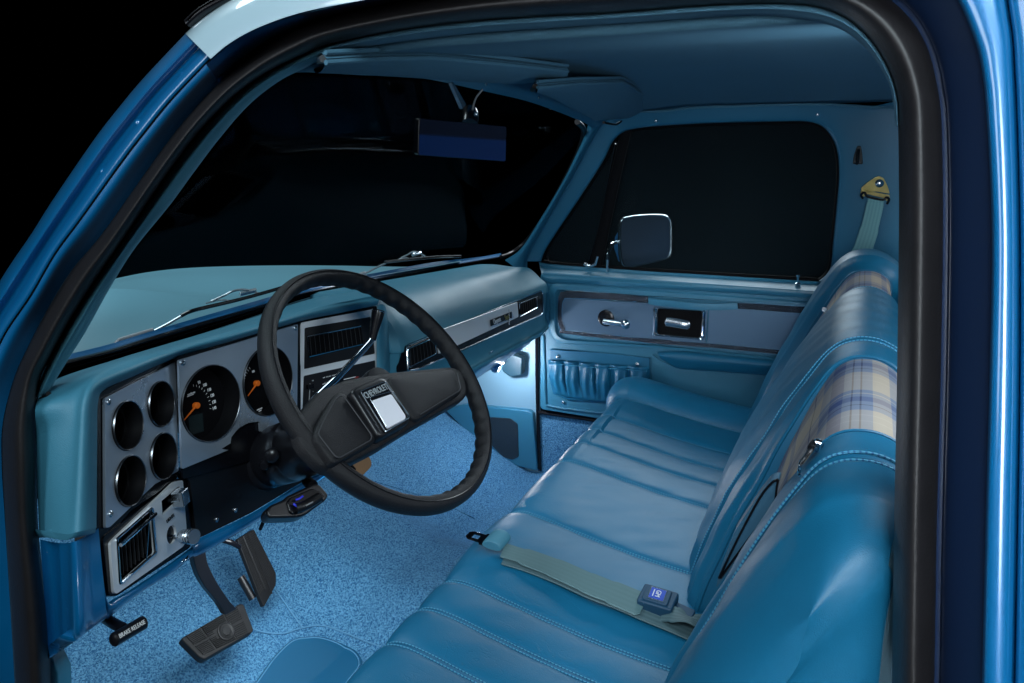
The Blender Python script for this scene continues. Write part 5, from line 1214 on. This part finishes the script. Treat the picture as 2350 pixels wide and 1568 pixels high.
# parking brake release
pb = thing('brake_release_handle', 'black T-shaped parking brake release handle below the dashboard corner', 'handle', PY(290, 1450, .84))
a_, b_ = PY(259, 1470, .84), PY(331, 1428, .84); ph = tube('grip', [a_, a_.lerp(b_, .03), a_.lerp(b_, .97), b_], [.0070, .0086, .0086, .0070], black, pb, seg=20)
tube('stem', [PY(240, 1418, .90), PY(262, 1432, .87), PY(284, 1443, .85)], .0065, black, pb, k=3)
rd = (b_-a_).normalized(); nnv = (CAM-a_.lerp(b_, .5)); nnv = (nnv-rd*nnv.dot(rd)).normalized(); nnv = (nnv+rd.cross(nnv)*0.0).normalized()
text('handle_lettering', 'BRAKE RELEASE', a_.lerp(b_, .48)+nnv*.0089, rd, nnv, .0054, white, ph, stretch=.72, depth=.0003)
# electronic trailer brake controller under the column
bc_ = thing('brake_controller', 'black trailer brake controller with blue markings hung under the dashboard', 'controller', PY(680, 1150, .82))
def BC(X, Y, y=.82): return PY(*zB(X, Y), y)
nbc = V((-.25, -.75, .6)).normalized(); Pb = lambda X, Y, o=0: PL(*zB(X, Y), nbc, PY(680, 1150, .82)+nbc*o)
m1 = slab('controller_body', roundpoly([Pb(*q) for q in ((1700,390),(1720,350),(1815,310),(1830,290),(2000,210),(2040,215),(2095,280),(2085,310),(1950,410),(1900,425),(1715,430))], .006), .03, black, bc_, n=nbc, bevel=.004)
slab('controller_face', roundpoly([Pb(*q, .004) for q in ((1830,330),(1850,300),(1990,240),(2030,250),(2075,290),(1960,370),(1870,405),(1845,390))], .005), .006, blackg, m1, n=nbc, bevel=.002)
tube('slide_lever', [Pb(1890, 370, .008), Pb(1960, 345, .012), Pb(2035, 300, .008)], .008, black, m1, k=4)
for q0, q1 in (((1870,340),(1912,362)), ((1885,315),(1930,292))): tube('blue_marking', [Pb(*q0, .010), Pb((q0[0]+q1[0])/2, (q0[1]+q1[1])/2+4, .011), Pb(*q1, .010)], .0016, led_blue, m1, k=3)
tube('lever_mark', [Pb(1950, 352, .0195), Pb(1995, 328, .0205)], .0012, grey, m1, seg=5)
tube('mount_bracket', [Pb(1995, 225, -.01), Pb(1960, 200, -.03), Pb(1960, 170, -.03)], .009, blackm, bc_, k=3)
tube('cable', [Pb(1715, 400, -.01), Pb(1690, 430, -.03), Pb(1660, 500, -.06)], .003, blackm, bc_, k=3)
# tan leather tab behind the wheel
tt = thing('leather_tab', 'small tan leather tab hanging behind the wheel spoke', 'tab', PY(828, 1070, .80))
slab('tab', roundpoly([PL(*zC(*q), (-.3, -1, .3), PY(828, 1070, .80)) for q in ((672,1400),(790,1345),(805,1385),(800,1415),(735,1480),(715,1475))], .005), .003, tan, tt, n=(-.28, -.91, .28), bevel=.001)
tube('tab_hinge', [PY(*zC(640,1385), .805), PY(*zC(665,1405), .803), PY(*zC(690,1430), .803)], .004, blackm, tt, k=3)
tube('tab_hanger', [PY(*zC(700,1390), .81), V((.47, .86, .42)), V((.48, .9, .47))], .003, blackm, tt, k=3)

# ================================================================== SUN VISORS, REAR VIEW MIRROR
def visor(name, label, top, bot, base):
    t = thing(name, label, 'sun visor', base); A = [PY(*p) for p in top]; B = [PY(*p) for p in bot]; n = 60
    Ra = resamp(A, n, False); Rb = resamp(B, n, False); rows = []
    for k in range(9):
        f = k/8; h = .010*sin(pi*f)**.5 if 0 < f < 1 else 0; rows.append([a.lerp(b, f)+V((0, -.004, -h)) for a, b in zip(Ra, Rb)])
    for k in range(8, -1, -1):
        f = k/8; h = .006*sin(pi*f)**.5 if 0 < f < 1 else 0; rows.append([a.lerp(b, f)+V((0, 0, h+.004)) for a, b in zip(Ra, Rb)])
    vs, fs = grid(rows, closed_v=True); MS('visor_board', vs, fs, headl, t)
    for d in (-.004, .006): tube('visor_piping', [p+V((0, -.003, d)) for p in Ra], .0028, headl, t, seg=7)
    return t, A, B
vt, A, B = visor('sun_visor', 'long driver-side sun visor, seen edge-on under the roof', [(742,135,.50),(870,127,.49),(982,125,.48),(1054,132,.48),(1190,146,.48),(1299,159,.48)], [(712,156,.62),(850,168,.62),(982,178,.62),(1080,186,.62),(1160,190,.61),(1230,186,.58),(1296,166,.50)], (.4, .6, 1.08))
tube('visor_rod', [PY(700,150,.62), PY(725,142,.60), A[0]], .004, chrome_r, vt, k=3)
vt, A, B = visor('sun_visor', 'squarish passenger sun visor folded down at the windscreen corner', [(1230,196,.50),(1320,188,.49),(1424,185,.48),(1446,196,.49),(1490,228,.54),(1521,253,.58)], [(1224,204,.60),(1290,240,.62),(1366,277,.64),(1440,272,.63),(1503,265,.61),(1518,258,.60)], (1.15, .6, 1.06))
tube('visor_rod', [PY(1222, 206, .60), PY(1228, 198, .55)], .005, black, vt, k=3)
tube('visor_clip', [PY(1385, 281, .62), PY(1412, 286, .62), PY(1425, 279, .62)], .003, black, vt, k=3)
rm = thing('rear_view_mirror', 'flat rectangular rear view mirror with blue reflection, hung at the windscreen', 'mirror', PY(1060, 320, .60))
mp4 = [PL(u, v, (-.50, -.86, -.078), PY(1060, 320, .60)) for u, v in ((961,272),(1163,291),(1161,371),(958,356))]
nr = V((-.50, -.86, -.078)).normalized()
nr = nr if nr.dot(CAM-mp4[0]) > 0 else -nr
slab('mirror_body', roundpoly(mp4, .004), .012, blackg, rm, n=nr, bevel=.001)
mc4 = sum(mp4, V())/4
slab('mirror_pane', roundpoly([p.lerp(mc4, .02)+nr*.001 for p in mp4], .003), .0008, mirror_in, rm, n=nr)
pb_ = PY(1080, 262, .60); tube('mirror_mount', [PY(1078, 285, .605), PY(1080, 270, .61), PY(1078, 258, .63)], .014, blackg, rm, k=3)
slab('mirror_stem', [PY(1036, 190, .605), PY(1040, 188, .605), PY(1070, 240, .61), PY(1062, 250, .61)], .006, chrome_r, rm, n=(0, -1, 0))
tube('mirror_cable', [PY(1083, 262, .61), PY(1087, 240, .60), PY(1094, 222, .59), PY(1108, 205, .58)], .0016, grey, rm, k=5)
ball('mount_screw', PY(1092, 262, .59), .004, chrome, rm)

# ================================================================== WIPERS (outside the windscreen)
wsil = mat('wiper_steel', (.55, .62, .66), .25, metal=.5)
def wiper(label, base, arm, blade, bridge, o=.018):
    t = thing('windscreen_wiper', label, 'wiper', GL(*base[0], o), 'windscreen wipers')
    tube('arm_cap', [GL(*p, o+.004) for p in base], [.004]+[.0075]*(len(base)-2)+[.0065], mat('arm_silver', (.7, .75, .78), .3, metal=.5), t, seg=10, prof=[(cos(a*pi/5), .6*sin(a*pi/5)) for a in range(10)])
    tube('wiper_arm', [GL(*p, o+.008) for p in arm], .0026, wsil, t, k=4, seg=8)
    bl = tube('blade', [GL(*p, o) for p in blade], .0036, blackg, t, k=5, seg=8)
    tube('blade_spine', [GL(p[0], p[1]-2, o+.008) for p in blade], .0016, wsil, bl, k=5, seg=6)
    tube('bridge', [GL(*p, o+.012) for p in bridge], .0022, wsil, t, k=4, seg=7)
    a, b = bridge[0], bridge[-1]
    tube('bridge', [GL(a[0]+(b[0]-a[0])*s, a[1]+(b[1]-a[1])*s+d, o+.010) for s, d in ((-.1, 3), (.2, 0), (.5, 6), (.9, 1))], .0014, wsil, t, k=4, seg=6)
    c = bridge[len(bridge)//2]; Fw_ = Frame(GL(c[0]+6, c[1]+3, o+.014), GN, (1, 0, 0))
    slab('bridge_clip', [Fw_.P(x, y) for x, y in ((-.022, -.005), (.022, -.004), (.018, .005), (-.018, .005))], .006, wsil, t, n=Fw_.n, bevel=.001)
    return t
wiper('driver-side wiper lying on the cowl in front of the instrument panel', [(262,793),(274,786),(310,775),(352,761)], [(352,761),(385,744),(414,727),(425,722)],
      [(416,725),(440,714),(480,704),(540,690),(600,674),(655,658)], [(484,692),(515,678),(536,668),(560,665),(583,670),(600,676)])
wiper('passenger-side wiper standing above the middle of the dashboard', [(815,640),(828,632),(838,628)], [(838,628),(865,614),(884,605)],
      [(884,602),(920,598),(960,594),(1010,590),(1058,589)], [(920,592),(935,585),(948,578),(962,580),(975,588)])
